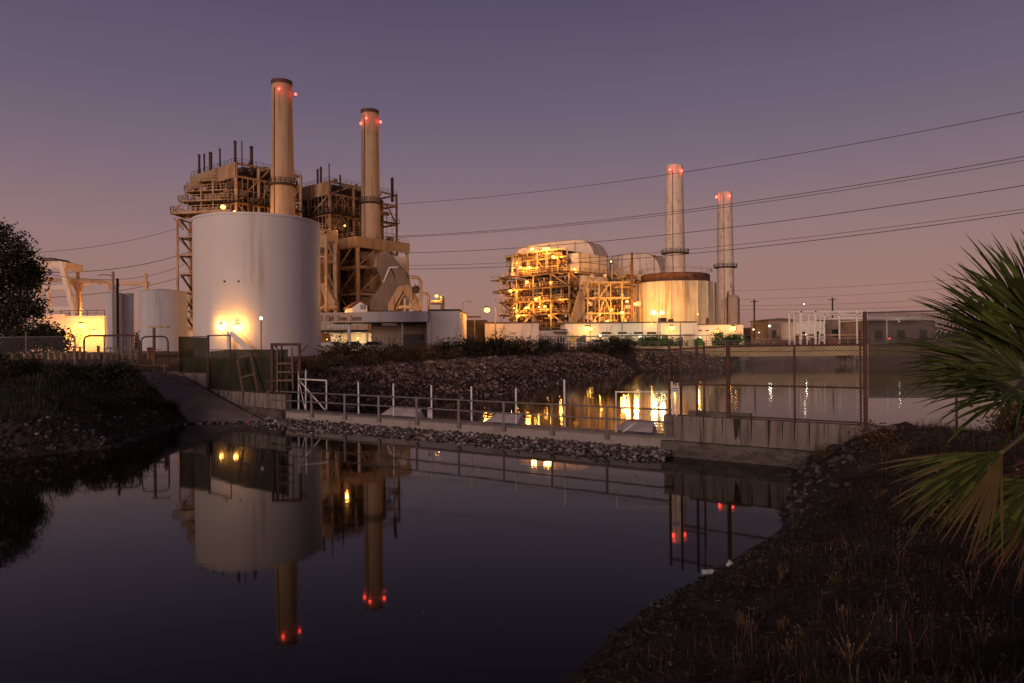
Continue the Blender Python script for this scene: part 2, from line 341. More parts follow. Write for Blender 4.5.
for k in range(900):
    i = LI+rng.integers(0, 4); a, b = SP[i], SP[i+1]; p = a+(b-a)*rng.random()+rng.normal(0, .7, 2)+np.array([-.8, .3])
    h = hz(p[0], p[1])
    if h > -.1: put_rock(mb, p[0], p[1], h+.01, rng.uniform(.03, .13))
tag(mb.build('shore_stones', M['shorerock']), 'small dark stones along the water edge', 'stones', kind='stuff')
BRr, BLr = np.array(at(262,420,37.6)[:2]), np.array(at(178,424,37.2)[:2])
mb = MB()
for k in range(260):
    x, y = rng.uniform(-26, -15), rng.uniform(26, 36); h = hz(x, y)
    if .05 < h < 1.3: put_rock(mb, x, y, h+.02, rng.uniform(.03, .13))
for k in range(260):
    u_ = rng.random(); q = BLr+(BRr-BLr)*u_; put_rock(mb, q[0]+rng.normal(0,.25), q[1]-abs(rng.normal(0,.3))+.1, .03, rng.uniform(.03, .12))
for k in range(90):
    t_ = rng.uniform(0, 1); p = wa+(wb-wa)*t_+Vector((-wd.y, wd.x, 0))*(-rng.uniform(2.2, 4.5)) if rng.random() < .5 else Vector((rng.uniform(-14, 3), rng.uniform(10, 30), 0))
    if hz(p.x, p.y) < -.05: put_rock(mb, p.x, p.y, .0, rng.uniform(.008, .03))
tag(mb.build('scattered_debris', M['pebble']), 'scattered pale debris on the left bank and afloat on the pool', 'debris', kind='stuff')

# ---------------------------------------------------------------- lamps
LG = {}
def lamp(px, py, D, power, r=.35, col=SOD, m='bulb', label='', group=None, name='floodlight', bracket=Vector((0, .9, 0)), radius=None, spread=None, dirv=None):
    p = at(px, py, D) if not isinstance(px, Vector) else px
    t = thing(name, p, label, 'lamp', group); r = r*.74
    if 'm' not in LG:
        LG['m'] = 1
    MB().ball(p, r, 10, 6, .8).build('bulb', M[m], t, smooth=True)
    h = MB(); h.lathe(p+Vector((0,0,r*.75)), [(r*.9, 0), (r*.5, r*.5)], 10)
    if bracket: h.bar(p+Vector((0,0,r)), p+bracket+Vector((0,0,r)), .07)
    h.build('housing', M['dark'], t)
    if power:
        ld = bpy.data.lights.new(name, 'POINT' if not spread else 'SPOT'); ld.energy = power; ld.color = col; ld.shadow_soft_size = radius or r*1.15
        lo = bpy.data.objects.new('light', ld); C.objects.link(lo); lo.parent = t
        if spread: ld.spot_size = R(spread); ld.spot_blend = .5; lo.rotation_euler = Vector(dirv).to_track_quat('-Z', 'Y').to_euler()
        else: lo.location = (0, -r*.3, 0)
    return t

tm = M['tank_plates'] = mat('tank_plate_paint', (.72,.66,.62), .55, var=.03, scale=.25, col2=(.52,.42,.34), c2amt=.10, c2stretch=(1,1,.06), c2scale=1.0)
n = tm.node_tree.nodes; l = tm.node_tree.links; bs = n['Principled BSDF']; src = bs.inputs['Base Color'].links[0].from_socket
tcn = [q for q in n if q.type == 'TEX_COORD'][0]; sx = n.new('ShaderNodeSeparateXYZ'); l.new(tcn.outputs['Object'], sx.inputs[0])
def mth(op, a, b=None):
    q = n.new('ShaderNodeMath'); q.operation = op
    for i, v in enumerate((a, b)):
        if v is None: continue
        if isinstance(v, (int, float)): q.inputs[i].default_value = v
        else: l.new(v, q.inputs[i])
    return q.outputs[0]
sec = mth('FLOOR', mth('MULTIPLY', mth('ARCTAN2', sx.outputs[1], sx.outputs[0]), 18/6.2832)); row = mth('FLOOR', mth('MULTIPLY', sx.outputs[2], .37))
cmb = n.new('ShaderNodeCombineXYZ'); l.new(sec, cmb.inputs[0]); l.new(row, cmb.inputs[1]); wn = n.new('ShaderNodeTexWhiteNoise'); wn.noise_dimensions = '2D'; l.new(cmb.outputs[0], wn.inputs[0])
wn2 = n.new('ShaderNodeTexWhiteNoise'); wn2.noise_dimensions = '1D'; l.new(sec, wn2.inputs['W'])
fac = mth('ADD', mth('MULTIPLY', wn.outputs[0], .035), mth('ADD', mth('MULTIPLY', wn2.outputs[0], .11), .90))
mm = n.new('ShaderNodeMixRGB'); mm.blend_type = 'MULTIPLY'; mm.inputs[0].default_value = 1; l.new(src, mm.inputs[1]); l.new(fac, mm.inputs[2]); l.new(mm.outputs[0], bs.inputs['Base Color'])
# ---------------------------------------------------------------- big white tank
TC = Vector((xat(259, 68.3), 68.3, 0)); TR = 5.83; TZ = zat(257, 213, 62.3)
t = thing('storage_tank', (TC.x, TC.y, 2.9), 'huge white cylindrical storage tank in front of the left chimney', 'tank')
MB().lathe(TC, [(TR, 2.8), (TR, TZ)], 72, False).build('shell', M['tank_plates'], t, smooth=True)
MB().lathe(TC, [(TR+.04, TZ-.1), (TR+.07, TZ+.0), (TR+.07, TZ+.12), (TR-.1, TZ+.14), (.01, TZ+.6)], 72, False).build('roof', M['tank'], t)
mb = MB()
for k in range(1, 6):
    z = 2.9+(TZ-2.9)*k/6; mb.lathe(TC, [(TR+.003, z), (TR+.008, z+.008), (TR+.008, z+.03), (TR+.003, z+.06)], 72, False)
mb.build('weld_seam', M['tank'], t)
mb = MB()
for px in (225, 239): p = at(px, 282, 62.6); mb.tube([p+Vector((0,.5,0)), p+Vector((0,-.15,0))], .09, 8)
mb.build('nozzle', M['dark'], t)
mb = MB(); p0 = at(233, 350, 61.9); mb.bar((p0.x-.35, p0.y, 3), (p0.x-.35, p0.y, 5.3), .28); mb.bar((p0.x-.2, p0.y, 5.2), (p0.x+2.0, p0.y, 3.1), .12, .5); mb.bar((p0.x-.2, p0.y, 5.9), (p0.x+2.0, p0.y, 3.9), .06)  # sloping bars stand in for a shadow edge on the tank
tag(mb.build('shadow_edge_stair', M['tank'], loc=(p0.x, p0.y, 3)), 'post and sloping stair bars standing for a shadow edge low on the white tank', 'stair')
lamp(235, 326, 62.0, 1300, .2, (1, .42, .07), label='right one of two floodlights glaring on the lower face of the white tank', bracket=Vector((.3, .5, 0)))
lamp(221, 326, 62.6, 1300, .2, (1, .42, .07), label='left one of two floodlights glaring on the lower face of the white tank', bracket=Vector((.3, .5, 0)))
lamp(223, 207.5, 146, 9000, .75, label='bright lamp in the steelwork just above the white tank rim')
mb = MB(); p = at(261, 320, 59); mb.bar((p.x, p.y, 3), p, .08); mb.bar(p, p+Vector((-.25,0,.1)), .06)
tt = thing('lamp_post', (p.x, p.y, 3), 'thin short lamp post in front of the white tank', 'lamp post'); mb.build('post', M['galv'], tt); MB().ball(p+Vector((0,0,.1)), .14).build('lamp_head', M['bulbdim'], tt)

# ---------------------------------------------------------------- steel structures
def wall_q(mb, a, b):
    a, b = Vector((*a, 0)), Vector((*b, 0)); n = Vector((0, .5, 0)); q = [a, b, b+n, a+n]; mb.hexa([v+Vector((0,0,-1)) for v in q], [v+Vector((0,0,3.06)) for v in q])
class Fr:
    def __init__(s, c, u, w): s.c = Vector((c[0], c[1], 0)); s.u = Vector((*u, 0)).normalized(); s.w = Vector((*w, 0)).normalized()
    def p(s, a, b, z): return s.c+s.u*a+s.w*b+Vector((0,0,z))
    def box(s, mb, a0, a1, b0, b1, z0, z1):
        return mb.hexa([s.p(a0,b0,z0), s.p(a1,b0,z0), s.p(a1,b1,z0), s.p(a0,b1,z0)], [s.p(a0,b0,z1), s.p(a1,b0,z1), s.p(a1,b1,z1), s.p(a0,b1,z1)])
def steel(F, A, B, levels, na, nb, cw=.7, bw=.45, inner=True, brace=True, skip=(), pb=.85):
    mb = MB(); zt = levels[-1]
    for i in range(na+1):
        for j in range(nb+1):
            if not inner and 0 < i < na and 0 < j < nb: continue
            a, b = A*i/na, B*j/nb; mb.bar(F.p(a, b, 2.9), F.p(a, b, zt), cw)
    for z in levels[0:]:
        for j in range(nb+1): mb.bar(F.p(-.3, B*j/nb, z), F.p(A+.3, B*j/nb, z), bw, bw*1.3)
        for i in range(na+1): mb.bar(F.p(A*i/na, -.3, z), F.p(A*i/na, B+.3, z), bw, bw*1.3)
    if brace:
        zz = [3.0]+list(levels)
        for k in range(len(zz)-1):
            for j in range(nb):
                if random.random() < pb:
                    b0, b1 = B*j/nb, B*(j+1)/nb; s_ = random.random() < .5; kind = random.random()
                    for a in (0, A):
                        if kind < .5: mb.bar(F.p(a, b0 if s_ else b1, zz[k]), F.p(a, b1 if s_ else b0, zz[k+1]), .32)
                        else: mb.bar(F.p(a, b0, zz[k]), F.p(a, (b0+b1)/2, zz[k+1]), .3); mb.bar(F.p(a, b1, zz[k]), F.p(a, (b0+b1)/2, zz[k+1]), .3)
            for i in range(na):
                if random.random() < pb:
                    a0, a1 = A*i/na, A*(i+1)/na; s_ = random.random() < .5
                    mb.bar(F.p(a0 if s_ else a1, 0, zz[k]), F.p(a1 if s_ else a0, 0, zz[k+1]), .32)
    return mb
def clutter(F, a0, a1, b0, b1, z0, z1, n, seed, big=1.0):
    rd = random.Random(seed); g = {'vessel': [], 'pipework': [MB()], 'equipment': []}
    for k in range(n):
        a, b = rd.uniform(a0, a1), rd.uniform(b0, b1); z = rd.uniform(z0, z1); q = rd.random()
        if q < .3:
            s = rd.uniform(.5, 1.6)*big; g['equipment'].append(MB()); F.box(g['equipment'][-1], a-s, a+s, b-s*.7, b+s*.7, z, min(z1, z+rd.uniform(.6, 2.2)*big))
        elif q < .8:
            r = rd.choice((.1,.15,.22,.35)); l_ = rd.uniform(2, 8)*big
            if rd.random() < .45: g['pipework'][0].tube([F.p(a, b, z), F.p(a, b, min(z1, z+l_))], r, 6)
            elif rd.random() < .5: g['pipework'][0].tube([F.p(a, b, z), F.p(min(a1, a+l_), b, z), F.p(min(a1, a+l_), b, min(z1, z+l_*.4))], r, 6)
            else: g['pipework'][0].tube([F.p(a, b, z), F.p(a, min(b1, b+l_), z), F.p(a, min(b1, b+l_), max(z0, z-l_*.4))], r, 6)
        else:
            r = rd.uniform(.4, 1.1)*big; l_ = rd.uniform(2, 4)*big; g['vessel'].append(MB()); g['vessel'][-1].tube([F.p(a, b, z), F.p(a, min(b1, b+l_), z)], r, 12)
    return g
def build_all(g, mats, t):
    for nm, lst in g.items():
        for q in lst[:60 if nm == 'equipment' else 90]:
            if q.v: q.build(nm, mats[nm], t)
def decks(F, A, B, levels, edges=(0,), ext=1.2):
    d_, r_ = MB(), MB()
    for z in levels:
        F.box(d_, -ext, A, -ext, -.0, z+.1, z+.25); F.box(d_, -ext, 0, 0, B, z+.1, z+.25)
        r_.rail([F.p(A, -ext, z+.25), F.p(-ext, -ext, z+.25), F.p(-ext, B, z+.25)], 1.1, .09, 2.2)
    return d_, r_

UU, WW = (-.775, .632), (.632, .775)
def boiler(name, c, A, B, ztop, label, group, seed, lower=None, vents=()):
    random.seed(seed); F = Fr(c, UU, WW); t = thing(name, (c[0], c[1], 3.0), label, 'boiler structure', group)
    lv = [9, 14.5, 20, 25.5, 31, 36.5, ztop-3.0]
    steel(F, A, B, lv+[ztop], 2, 3, .6, .36).build('steel_frame', M['beam'], t)
    g = MB(); F.box(g, -.42, A+.4, -.46, -.36, ztop-3.3, ztop)   # deep cladding band under the roof
    g.build('parapet_panel', M['panel'], t)
    g = MB(); F.box(g, 2.5, A-2, 2.5, B-2.5, 6, ztop-1.5); F.box(g, 4, A-3, 4, B-4, ztop-1.5, ztop+.6); g.build('boiler_casing', M['casing'], t)
    build_all(clutter(F, -.3, A-1, .2, 3.2, 4, ztop-4, 120, seed), {'vessel': M['duct'], 'pipework': M['rust'], 'equipment': M['casing']}, t)
    build_all(clutter(F, .2, 3.0, .2, B-1, 4, ztop-4, 120, seed+50), {'vessel': M['panel'], 'pipework': M['beam'], 'equipment': M['duct']}, t)
    g = MB()
    for z in [(p+q)/2 for p, q in zip(lv[:-1], lv[1:])]:
        g.bar(F.p(-.2, 0, z), F.p(-.2, B, z), .16); g.bar(F.p(0, -.2, z), F.p(A, -.2, z), .16)
    for k in range(13): a = A*k/12; g.bar(F.p(a, -.15, 6), F.p(a, -.15, ztop-3), .13)
    for k in range(13): b = B*k/12; g.bar(F.p(-.15, b, 6 if k % 3 else 20), F.p(-.15, b, ztop-3), .13)
    g.build('secondary_steel', M['beam'], t)
    d_, r_ = decks(F, A, B, lv[:-1]); d_.build('platform', M['dark'], t); r_.build('railing', M['dark'], t)
    F.box(MB(), 0, 1, 0, 1, 0, 1)
    g = MB(); g.rail([F.p(A, -.3, ztop), F.p(-.3, -.3, ztop), F.p(-.3, B, ztop)], 1.1, .07, 1.6); g.build('roof_railing', M['dark'], t)
    for a, b, h, r in vents:
        g = MB(); g.tube([F.p(a, b, ztop-2), F.p(a, b, ztop+h)], r, 8); g.lathe(F.p(a, b, ztop+h), [(r*1.35, 0), (r*.3, .45)], 8); g.build('vent_pipe', M['dark'], t)
    g = MB()      # small roof plant
    rd = random.Random(seed)
    for k in range(9):
        a, b = rd.uniform(0, 4), rd.uniform(0, B-2); s = rd.uniform(.3,.9); F.box(g, a, a+s*1.6, b, b+s, ztop, ztop+rd.uniform(.5, 1.7))
    g.build('roof_equipment', M['panel'], t)
    return t, F
GB = 'boiler houses of the left power block'
CA = (xat(237.5, 160), 160)
bA, FA = boiler('boiler_house', CA, 20.5, 17, zat(237, 163.5, 160), 'open rusty steel boiler house behind and above the big white tank', GB, 11,
                vents=((.3,0,4.8,.32), (-.5,1.2,4.9,.14), (.2,4.0,4.4,.4), (7.5,.2,4.4,.22), (11.5,0,4.2,.42), (17,0,4.6,.3), (15.5,.5,4.6,.22), (.5,10,1.6,.3)))
CB = (xat(331, 175), 175)
bB, FB = boiler('boiler_house', CB, 18, 22, zat(331, 182, 175), 'open rusty steel boiler house behind the second chimney, right of the tank', GB, 23,
                vents=((5,0,3.6,.28), (3.6,0,3.9,.3), (1.5,1,4.6,.14), (-.3,3,1.8,.22), (0,12.2,1.8,.35), (0,20.5,4.2,.4), (12,0,3,.2)))
# stair tower and stepped decks at the far left
FS = Fr((xat(194, 163), 163), (-1, .15), (.15, 1)); t = thing('stair_tower', (FS.c.x, 163, 3), 'slender steel stair tower with wide top decks at the left end of the left block', 'stair tower')
random.seed(5)
mb = MB()
for a in (0, 4.0):
    for b in (0, 5): mb.bar(FS.p(a, b, 2.9), FS.p(a, b, 33.5), .4)
for k, z in enumerate((8, 12, 16.3, 20.6, 25, 29.2, 33.5)):
    mb.bar(FS.p(0,0,z), FS.p(4,0,z), .3); mb.bar(FS.p(0,5,z), FS.p(4,5,z), .3); mb.bar(FS.p(4,0,z), FS.p(4,5,z), .3)
    if k > 3: mb.bar(FS.p(4.0,0,z), FS.p(0,0,z-4.2), .22)
mb.bar(FS.p(0, 0, 16), FS.p(4, 0, 9), .4); mb.build('steel_frame', M['beam'], t)
mb = MB()
for k, z in enumerate((8, 12, 16.3, 20.6, 25, 29.2)):
    FS.box(mb, -1.5, 3.0, .1, 4.9, z, z+.22); mb.bar(FS.p(.3, .3, z), FS.p(3.2, .3, z+4), .7, .18)
mb.build('stair_flight', M['dark'], t)
mb = MB(); FS.box(mb, -10, 5.1, -1.0, 6, 34.5, 35.1); FS.box(mb, -10, 3.7, 0, 8, 37.5, 37.8); FS.box(mb, -10, 2.8, 1, 8, 40.0, 40.3); FS.box(mb, -9, 0.6, 2, 8, 42.6, 42.9); FS.box(mb, -7, -1, 3, 6, 38, 39.6); FS.box(mb, -5, 0, 3, 6, 35.2, 36.6); mb.build('top_deck', M['beam'], t)
mb = MB(); mb.rail([FS.p(-10,-1,35.1), FS.p(5,-1,35.1), FS.p(5,6,35.1)], 1.2, .13, 1.0); mb.rail([FS.p(-10,0,37.8), FS.p(3.7,0,37.8), FS.p(3.7,8,37.8)], 1.2, .12, 1.1); mb.rail([FS.p(-10,1,40.3), FS.p(2.8,1,40.3), FS.p(2.8,8,40.3)], 1.2, .12, 1.1); mb.rail([FS.p(-9,2,42.9), FS.p(.6,2,42.9)], 1.2, .1, 1.3)
mb.bar(FS.p(2.8,.5,37.5), FS.p(4.6,-.5,35.1), .25); mb.bar(FS.p(1.5,.5,40), FS.p(3.2,-.5,37.7), .25); mb.bar(FS.p(-2,.5,42.5), FS.p(.5,-.5,40.2), .3); mb.bar(FS.p(4.9,0,33.8), FS.p(2.5,0,31), .3)
for a in (2, -1.5, -4.5): mb.bar(FS.p(a, 1, 34), FS.p(a, 1, 42.2), .3)
for a, h in ((3.8, 3.2), (2.5, 2.4), (1.4, 2.6)): mb.bar(FS.p(a, 3, 38), FS.p(a, 3, 39+h), .12)
mb.build('railing', M['beam'], t)
FS.box(MB(), 0, 1, 0, 1, 0, 1)
mb = MB(); FS.box(mb, -1, 4.4, 2.5, 6.5, 2.9, 10.5); tag(mb.build('pump_house', M['cream'], loc=(FS.c.x, 165, 3)), 'small cream pump house glowing at the foot of the stair tower', 'building')

# lower front blocks (stack plinths)
def plinth(c, A, B, z1, label, seed):
    random.seed(seed); F = Fr(c, UU, WW); t = thing('flue_house', (c[0], c[1], 3.0), label, 'flue structure', 'flue houses carrying the left chimneys')
    steel(F, A, B, [9, 16, 22.5, z1-.3], 2, 2, .8, .5).build('steel_frame', M['beam'], t)
    g = MB(); F.box(g, -.5, A+.4, -.56, -.44, z1-2.6, z1); F.box(g, -.56, -.44, -.5, B+.5, z1-2.6, z1); F.box(g, -.4, A, -.4, B, z1-.1, z1+.05); g.build('parapet_panel', M['panel'], t)
    g = MB(); F.box(g, 1.2, A-1, 4.6, B-.2, 4, z1-5);  g.build('wall_panel', M['panel'], t)
    g = MB()
    for k in range(5): F.box(g, -.2, A-1, .8, B*.7, 5+k*2.9, 5.8+k*2.9+ (k%2)*.8)
    g.build('air_duct', M['duct'], t)
    build_all(clutter(F, 0, A-1, .2, B*.6, 4, z1-5, 110, seed), {'vessel': M['duct'], 'pipework': M['rust'], 'equipment': M['casing']}, t)
    g = MB(); g.rail([F.p(A, -.5, z1), F.p(-.5, -.5, z1), F.p(-.5, B, z1)], 1.1, .08, 1.8); g.build('railing', M['beam'], t)
    return t, F
PBc = (xat(358.5, 168), 168); ZP = zat(358.5, 237, 168)
pB, FPB = plinth(PBc, 15, 15.8, ZP, 'ochre panelled flue house under the second chimney with slanting ducts', 31)
pA, FPA = plinth((xat(281, 148), 148), 15, 14, ZP, 'ochre flue house under the first chimney, mostly behind the white tank', 37)
# slanting ducts and the forked flue duct in front of plinth B
t = thing('forked_flue_duct', (xat(400, 163), 163, 3), 'orange brown forked duct like an upside down Y beside the second chimney base', 'duct')
def pp(lst, D): return [at(a, b, D) for a, b in lst]
MB().prism(pp([(398,287),(388,304),(388,311),(394,311),(394,306.7),(403.3,291),(412.5,308),(412.5,311),(419.8,311),(419,304),(408.5,285)], 162), (0,4,0)).build('forked_duct', M['panel'], t)
MB().prism(pp([(392.7,270.5),(391.5,268.5),(397,268.4),(401,268.4),(407,275),(408.6,285),(403.3,289),(398,287),(396.7,281.7)], 162.1), (0,3.8,0)).build('upper_duct', M['duct'], t)
mb = MB(); mb.prism(pp([(397,309),(412,309),(412,306),(397,306)], 161.9), (0,3.4,0)); mb.prism(pp([(395.5,309),(403.7,293),(404.8,293),(397,309)], 161.9), (0,.4,0)); mb.build('duct_brace', M['ybeam'], t)
MB().prism(pp([(390,268.6),(396.7,281.7),(398,287),(388.8,302.8),(387.4,311),(370,311),(368.3,303),(383.5,283)], 163), (0,5,0)).build('hopper', M['duct'], t)
MB().prism(pp([(382.6,282.3),(389.2,267.4),(398,267.0),(398,268.0),(390,268.5),(383.9,283)], 162.8), (0,.5,0)).build('handrail', M['white'], t)
MB().prism(pp([(378,254),(386,250.5),(401,268),(391.4,268.5),(383.5,283),(377,271)], 165), (0,4,0)).build('sloping_duct', M['duct'], t)
t = thing('tan_casing', (xat(375,174), 176, 15), 'pair of tan casing panels behind the slanting ducts of the flue house', 'casing')
MB().prism(pp([(360.4,251.5),(377,253),(377,270),(360.4,271)], 173), (0,2,0)).build('panel', M['tan'], t); MB().prism(pp([(389,255),(406.6,258),(406.6,273),(395,270)], 177), (0,2,0)).build('panel', M['tan'], t)
t = thing('outlet_pipe', (xat(413, 158), 158, 3), 'bent brown pipe run right of the forked duct above the low white building', 'pipe')
mb = MB(); D = 158
mb.tube([at(409,277,D+8), at(411,277.5,D), at(418,278,D), at(420.5,281,D), at(420.5,310,D)], .42, 8); mb.tube([at(420,294,D), at(427.5,294,D), at(428.5,296,D), at(428.5,311,D)], .32, 8); mb.build('pipe', M['beam'], t)
mb = MB(); mb.ball(at(416.5, 290, D), .9, 12, 8); mb.tube([at(413,287,D), at(413,300,D)], .15); mb.tube([at(415,284,D), at(415,292,D)], .1); mb.build('valve', M['dark'], t)
t = thing('slanting_duct', (xat(325, 150), 150, 3), 'pale orange slanting duct just right of the white tank', 'duct')
MB().prism(pp([(319,285),(325,283),(335,303),(335,310),(320,310),(327,305)], 150), (0,3,0)).build('duct', M['panel'], t)
mb = MB()
for y in (308,): mb.prism(pp([(319,307),(337,307),(337,308),(319,308)], 149), (0,.4,0))
mb.bar(at(320,310,149), at(327,303,149), .2); mb.bar(at(334,300,149.5), at(334,310,149.5), .2); mb.build('support_frame', M['ybeam'], t)
t = thing('steel_portal', (xat(318, 140), 140, 3), 'tall narrow ochre portal frame just right of the white tank top', 'frame')
mb = MB(); mb.bar(at(326,232,140), at(326,312,140), .5); mb.bar(at(312,232,140), at(327,233,140), .5); mb.bar(at(312,256,140), at(326,258,140), .4); mb.bar(at(316,246,140), at(325,247,140), .4); mb.build('frame', M['beam'], t)
MB().prism(pp([(313,234),(324.5,235),(324.5,246),(313,245)], 140.5), (0,1.5,0)).build('panel', M['panel'], t)

# ---------------------------------------------------------------- chimneys
def stack(px, D, ytop, ybase, wtop, wbase, ygal, mt, lights, label, grp, zb=None, gal_r=1.25, lip=True):
    x = xat(px, D); rt, rb = wtop/2/FPX*D, wbase/2/FPX*D; zt = zat(px, ytop, D-rt); zb = zb if zb is not None else 2.9
    t = thing('chimney', (x, D, zb), label, 'chimney', grp); c = Vector((x, D, 0)); H = zt-zb
    prof = [(rb, zb)]+[(rb+(rt-rb)*k/12, zb+H*k/12) for k in range(1, 12)]+[(rt, zt-.1)]
    MB().lathe(c, prof+[(rt*.8, zt-.1), (rt*.78, zt-3)], 36, False).build('shaft', mt, t, smooth=False)
    if lip:
        MB().lathe(c, [(rt, zt-.9), (rt*1.05, zt-.8), (rt*1.07, zt), (rt*.85, zt+.02), (rt*.8, zt-1.5)], 36, False).build('rim', M['casing'] if mt is M['stack'] else M['pale_stack'], t)
    zg = zat(px, ygal, D); rg = (rb+(rt-rb)*(zg-zb)/H)
    MB().lathe(c, [(rg, zg-.35), (rg*gal_r, zg-.1), (rg*gal_r, zg+.12), (rg, zg+.12)], 28, False).build('gallery', M['dark'], t)
    mb = MB(); ring = [c+Vector((rg*gal_r*math.cos(a), rg*gal_r*math.sin(a), zg+.1)) for a in [k*math.pi/9 for k in range(19)]]; mb.rail(ring, 1.1, .1, 2); mb.build('gallery_railing', M['dark'], t)
    mb = MB(); a = R(-115)
    def sp_(z, k=1.03): r_ = (rb+(rt-rb)*(z-zb)/H)*k; return c+Vector((r_*math.cos(a), r_*math.sin(a), z))
    mb.bar(sp_(zb+1), sp_(zt-2), .16); mb.build('ladder', M['casing'], t)
    for k in (.3, .5, .7, .85):
        z = zb+H*k; r_ = rb+(rt-rb)*k; MB().lathe(c, [(r_+.0, z), (r_+.05, z+.02), (r_+.05, z+.12), (r_, z+.14)], 36, False).build('band', mt, t)
    for lx, ly, dd in lights:
        p = at(lx, ly, D); off = p.x-x; yy = D-math.sqrt(max(0, (rt*1.12)**2-off*off)) if abs(off) < rt*1.12 else D-.3
        p = at(lx, ly, yy-.15); s = .30*D/165
        b = MB().ball(p, s, 10, 6, 1.1).build('beacon', M['red'], t, smooth=True); MB().bar(p+Vector((-off*.2, .5, -s)), p+Vector((0, 0, -s)), .15).build('bracket', M['dark'], b)
        ld = bpy.data.lights.new('beacon_light', 'POINT'); ld.energy = 60*(D/165)**2; ld.color = (1, .05, .03); ld.shadow_soft_size = s*1.1
        lo = bpy.data.objects.new('beacon_light', ld); C.objects.link(lo); lo.parent = t; lo.location = Vector((p.x, p.y-.6, p.z))-OFF[t.name]
    return t
stack(284, 157, 78.5, 210, 19.5, 25, 186, M['stack'], ((279.2,89.5,0),(295.6,94.8,0)), 'tallest brown chimney rising straight behind the white tank', 'brown concrete chimneys', zb=ZP-9)
stack(371.8, 177.5, 108.5, 236, 17, 19.5, 204, M['stack'], ((366.3,118.8,0),(380.5,122.5,0),(361,124,0)), 'second brown chimney standing on the ochre flue house', 'brown concrete chimneys', zb=ZP-6)
stack(675.8, 230, 164, 275, 16.5, 22.5, 254, M['pale_stack'], ((670,170.3,0),(681.5,171.5,0)), 'taller pale chimney behind the rusty round tank', 'pale concrete chimneys', gal_r=1.4, lip=False)
stack(726, 265, 191.5, 325, 13.8, 18.5, 268, M['pale_stack'], ((716.5,197.5,0),(729.5,196.5,0)), 'shorter pale chimney at the right end of the plant', 'pale concrete chimneys', gal_r=1.4, lip=False)

# unseen floods added to light the left block
for (x, y, z, p, lb) in ((-62,128,9,9000,'unseen yard floodlight added behind the white tank'), (-36,128,10,13000,'unseen yard floodlight added behind the low white building'), (-18,150,9,8000,'unseen yard floodlight added behind the low building near its right end'), (-84,140,9,10000,'unseen yard floodlight added left of the stair tower'), (-60,152,33,3500,'added lamp on the upper deck behind the tank'), (-38,160,31,3000,'added lamp on the flue house roof')):
    lamp(Vector((x, y, z)), 0, 0, p, .3, label=lb, bracket=Vector((0,.5,0)), name='floodlight')

# ---------------------------------------------------------------- low building, sign, garage
def bldg(name, x0, x1, y0, y1, z1, label, m='white', cat='building', z0=2.8, lip=.25, roof=True, group=None):
    t = thing(name, ((x0+x1)/2, y0, 3.0), label, cat, group)
    MB().box(x0, x1, y0, y1, z0, z1).build('wall', M[m] if isinstance(m, str) else m, t)
    if roof: MB().box(x0-lip*.4, x1+lip*.4, y0-lip*.4, y1+lip*.4, z1+.002, z1+lip).build('roof', M['roof'], t)
    return t
D = 95
x0, x1, x2 = xat(367, D), xat(429, D), xat(460, D); zt = zat(445, 311.5, D)
t = bldg('workshop', x1, x2, D, D+14, zt, 'low white flat-roofed workshop with a dark canopy and grey shutter')
g = MB(); g.box(x0, x1-.01, D+3, D+13, 2.8, zt-.2); g.build('rear_wall', M['tan'], t)
g = MB(); g.box(x0-.4, x1-.02, D-1.2, D-.9, zt-1.45, zt-.05); g.box(x0-.4, x1-.02, D-.9, D+13, zt-.15, zt-.04); g.build('fascia', M['white'], t)
g = MB(); g.box(x0-4.4, x1-.6, D-1.0, D+3.0, zt-1.62, zt-1.46); g.build('canopy', M['dark'], t)
g = MB(); px_ = xat(403, D); g.box(px_-.1, px_+.1, D-.6, D-.4, 2.9, zt-1.6); px_ = xat(350, D); g.box(px_-.18, px_+.18, D-.6, D-.3, 2.9, zt-1.6); g.build('canopy_post', M['white'], t)
g = MB(); g.box(xat(401.5, D+3), xat(423.5, D+3), D+2.8, D+2.98, 2.9, zat(410, 335, D+3))
for k in range(7): z = 3.2+k*.35; g.box(xat(401.5, D+3), xat(423.5, D+3), D+2.76, D+2.8, z, z+.05)
g.build('shutter', M['garage'], t)
g = MB(); g.box(x1-.25, x1+.35, D-.25, D-.02, 2.9, zt-.3); g.build('corner_pier', M['white'], t)
for k in range(9): xx = xat(385, D)+k*.33; 
g = MB()
for k in range(9): xx = xat(384, D)+k*.22; g.box(xx, xx+.1, D-1.1, D-1.02, zt-1.95, zt-1.63)
g.build('louvre', M['white'], t)
t = thing('utility_cabinet', (xat(452,92), 92, 3), 'small white utility cabinet at the right corner of the workshop', 'cabinet')
MB().box(xat(444,92), xat(452.5,92), 91, 92.5, 2.8, zat(448,339,92)).build('cabinet_body', M['white'], t); MB().box(xat(443.8,92), xat(453,92), 90.9, 92.6, zat(448,339,92)+.002, zat(448,339,92)+.1).build('cabinet_lid', M['galv'], t)
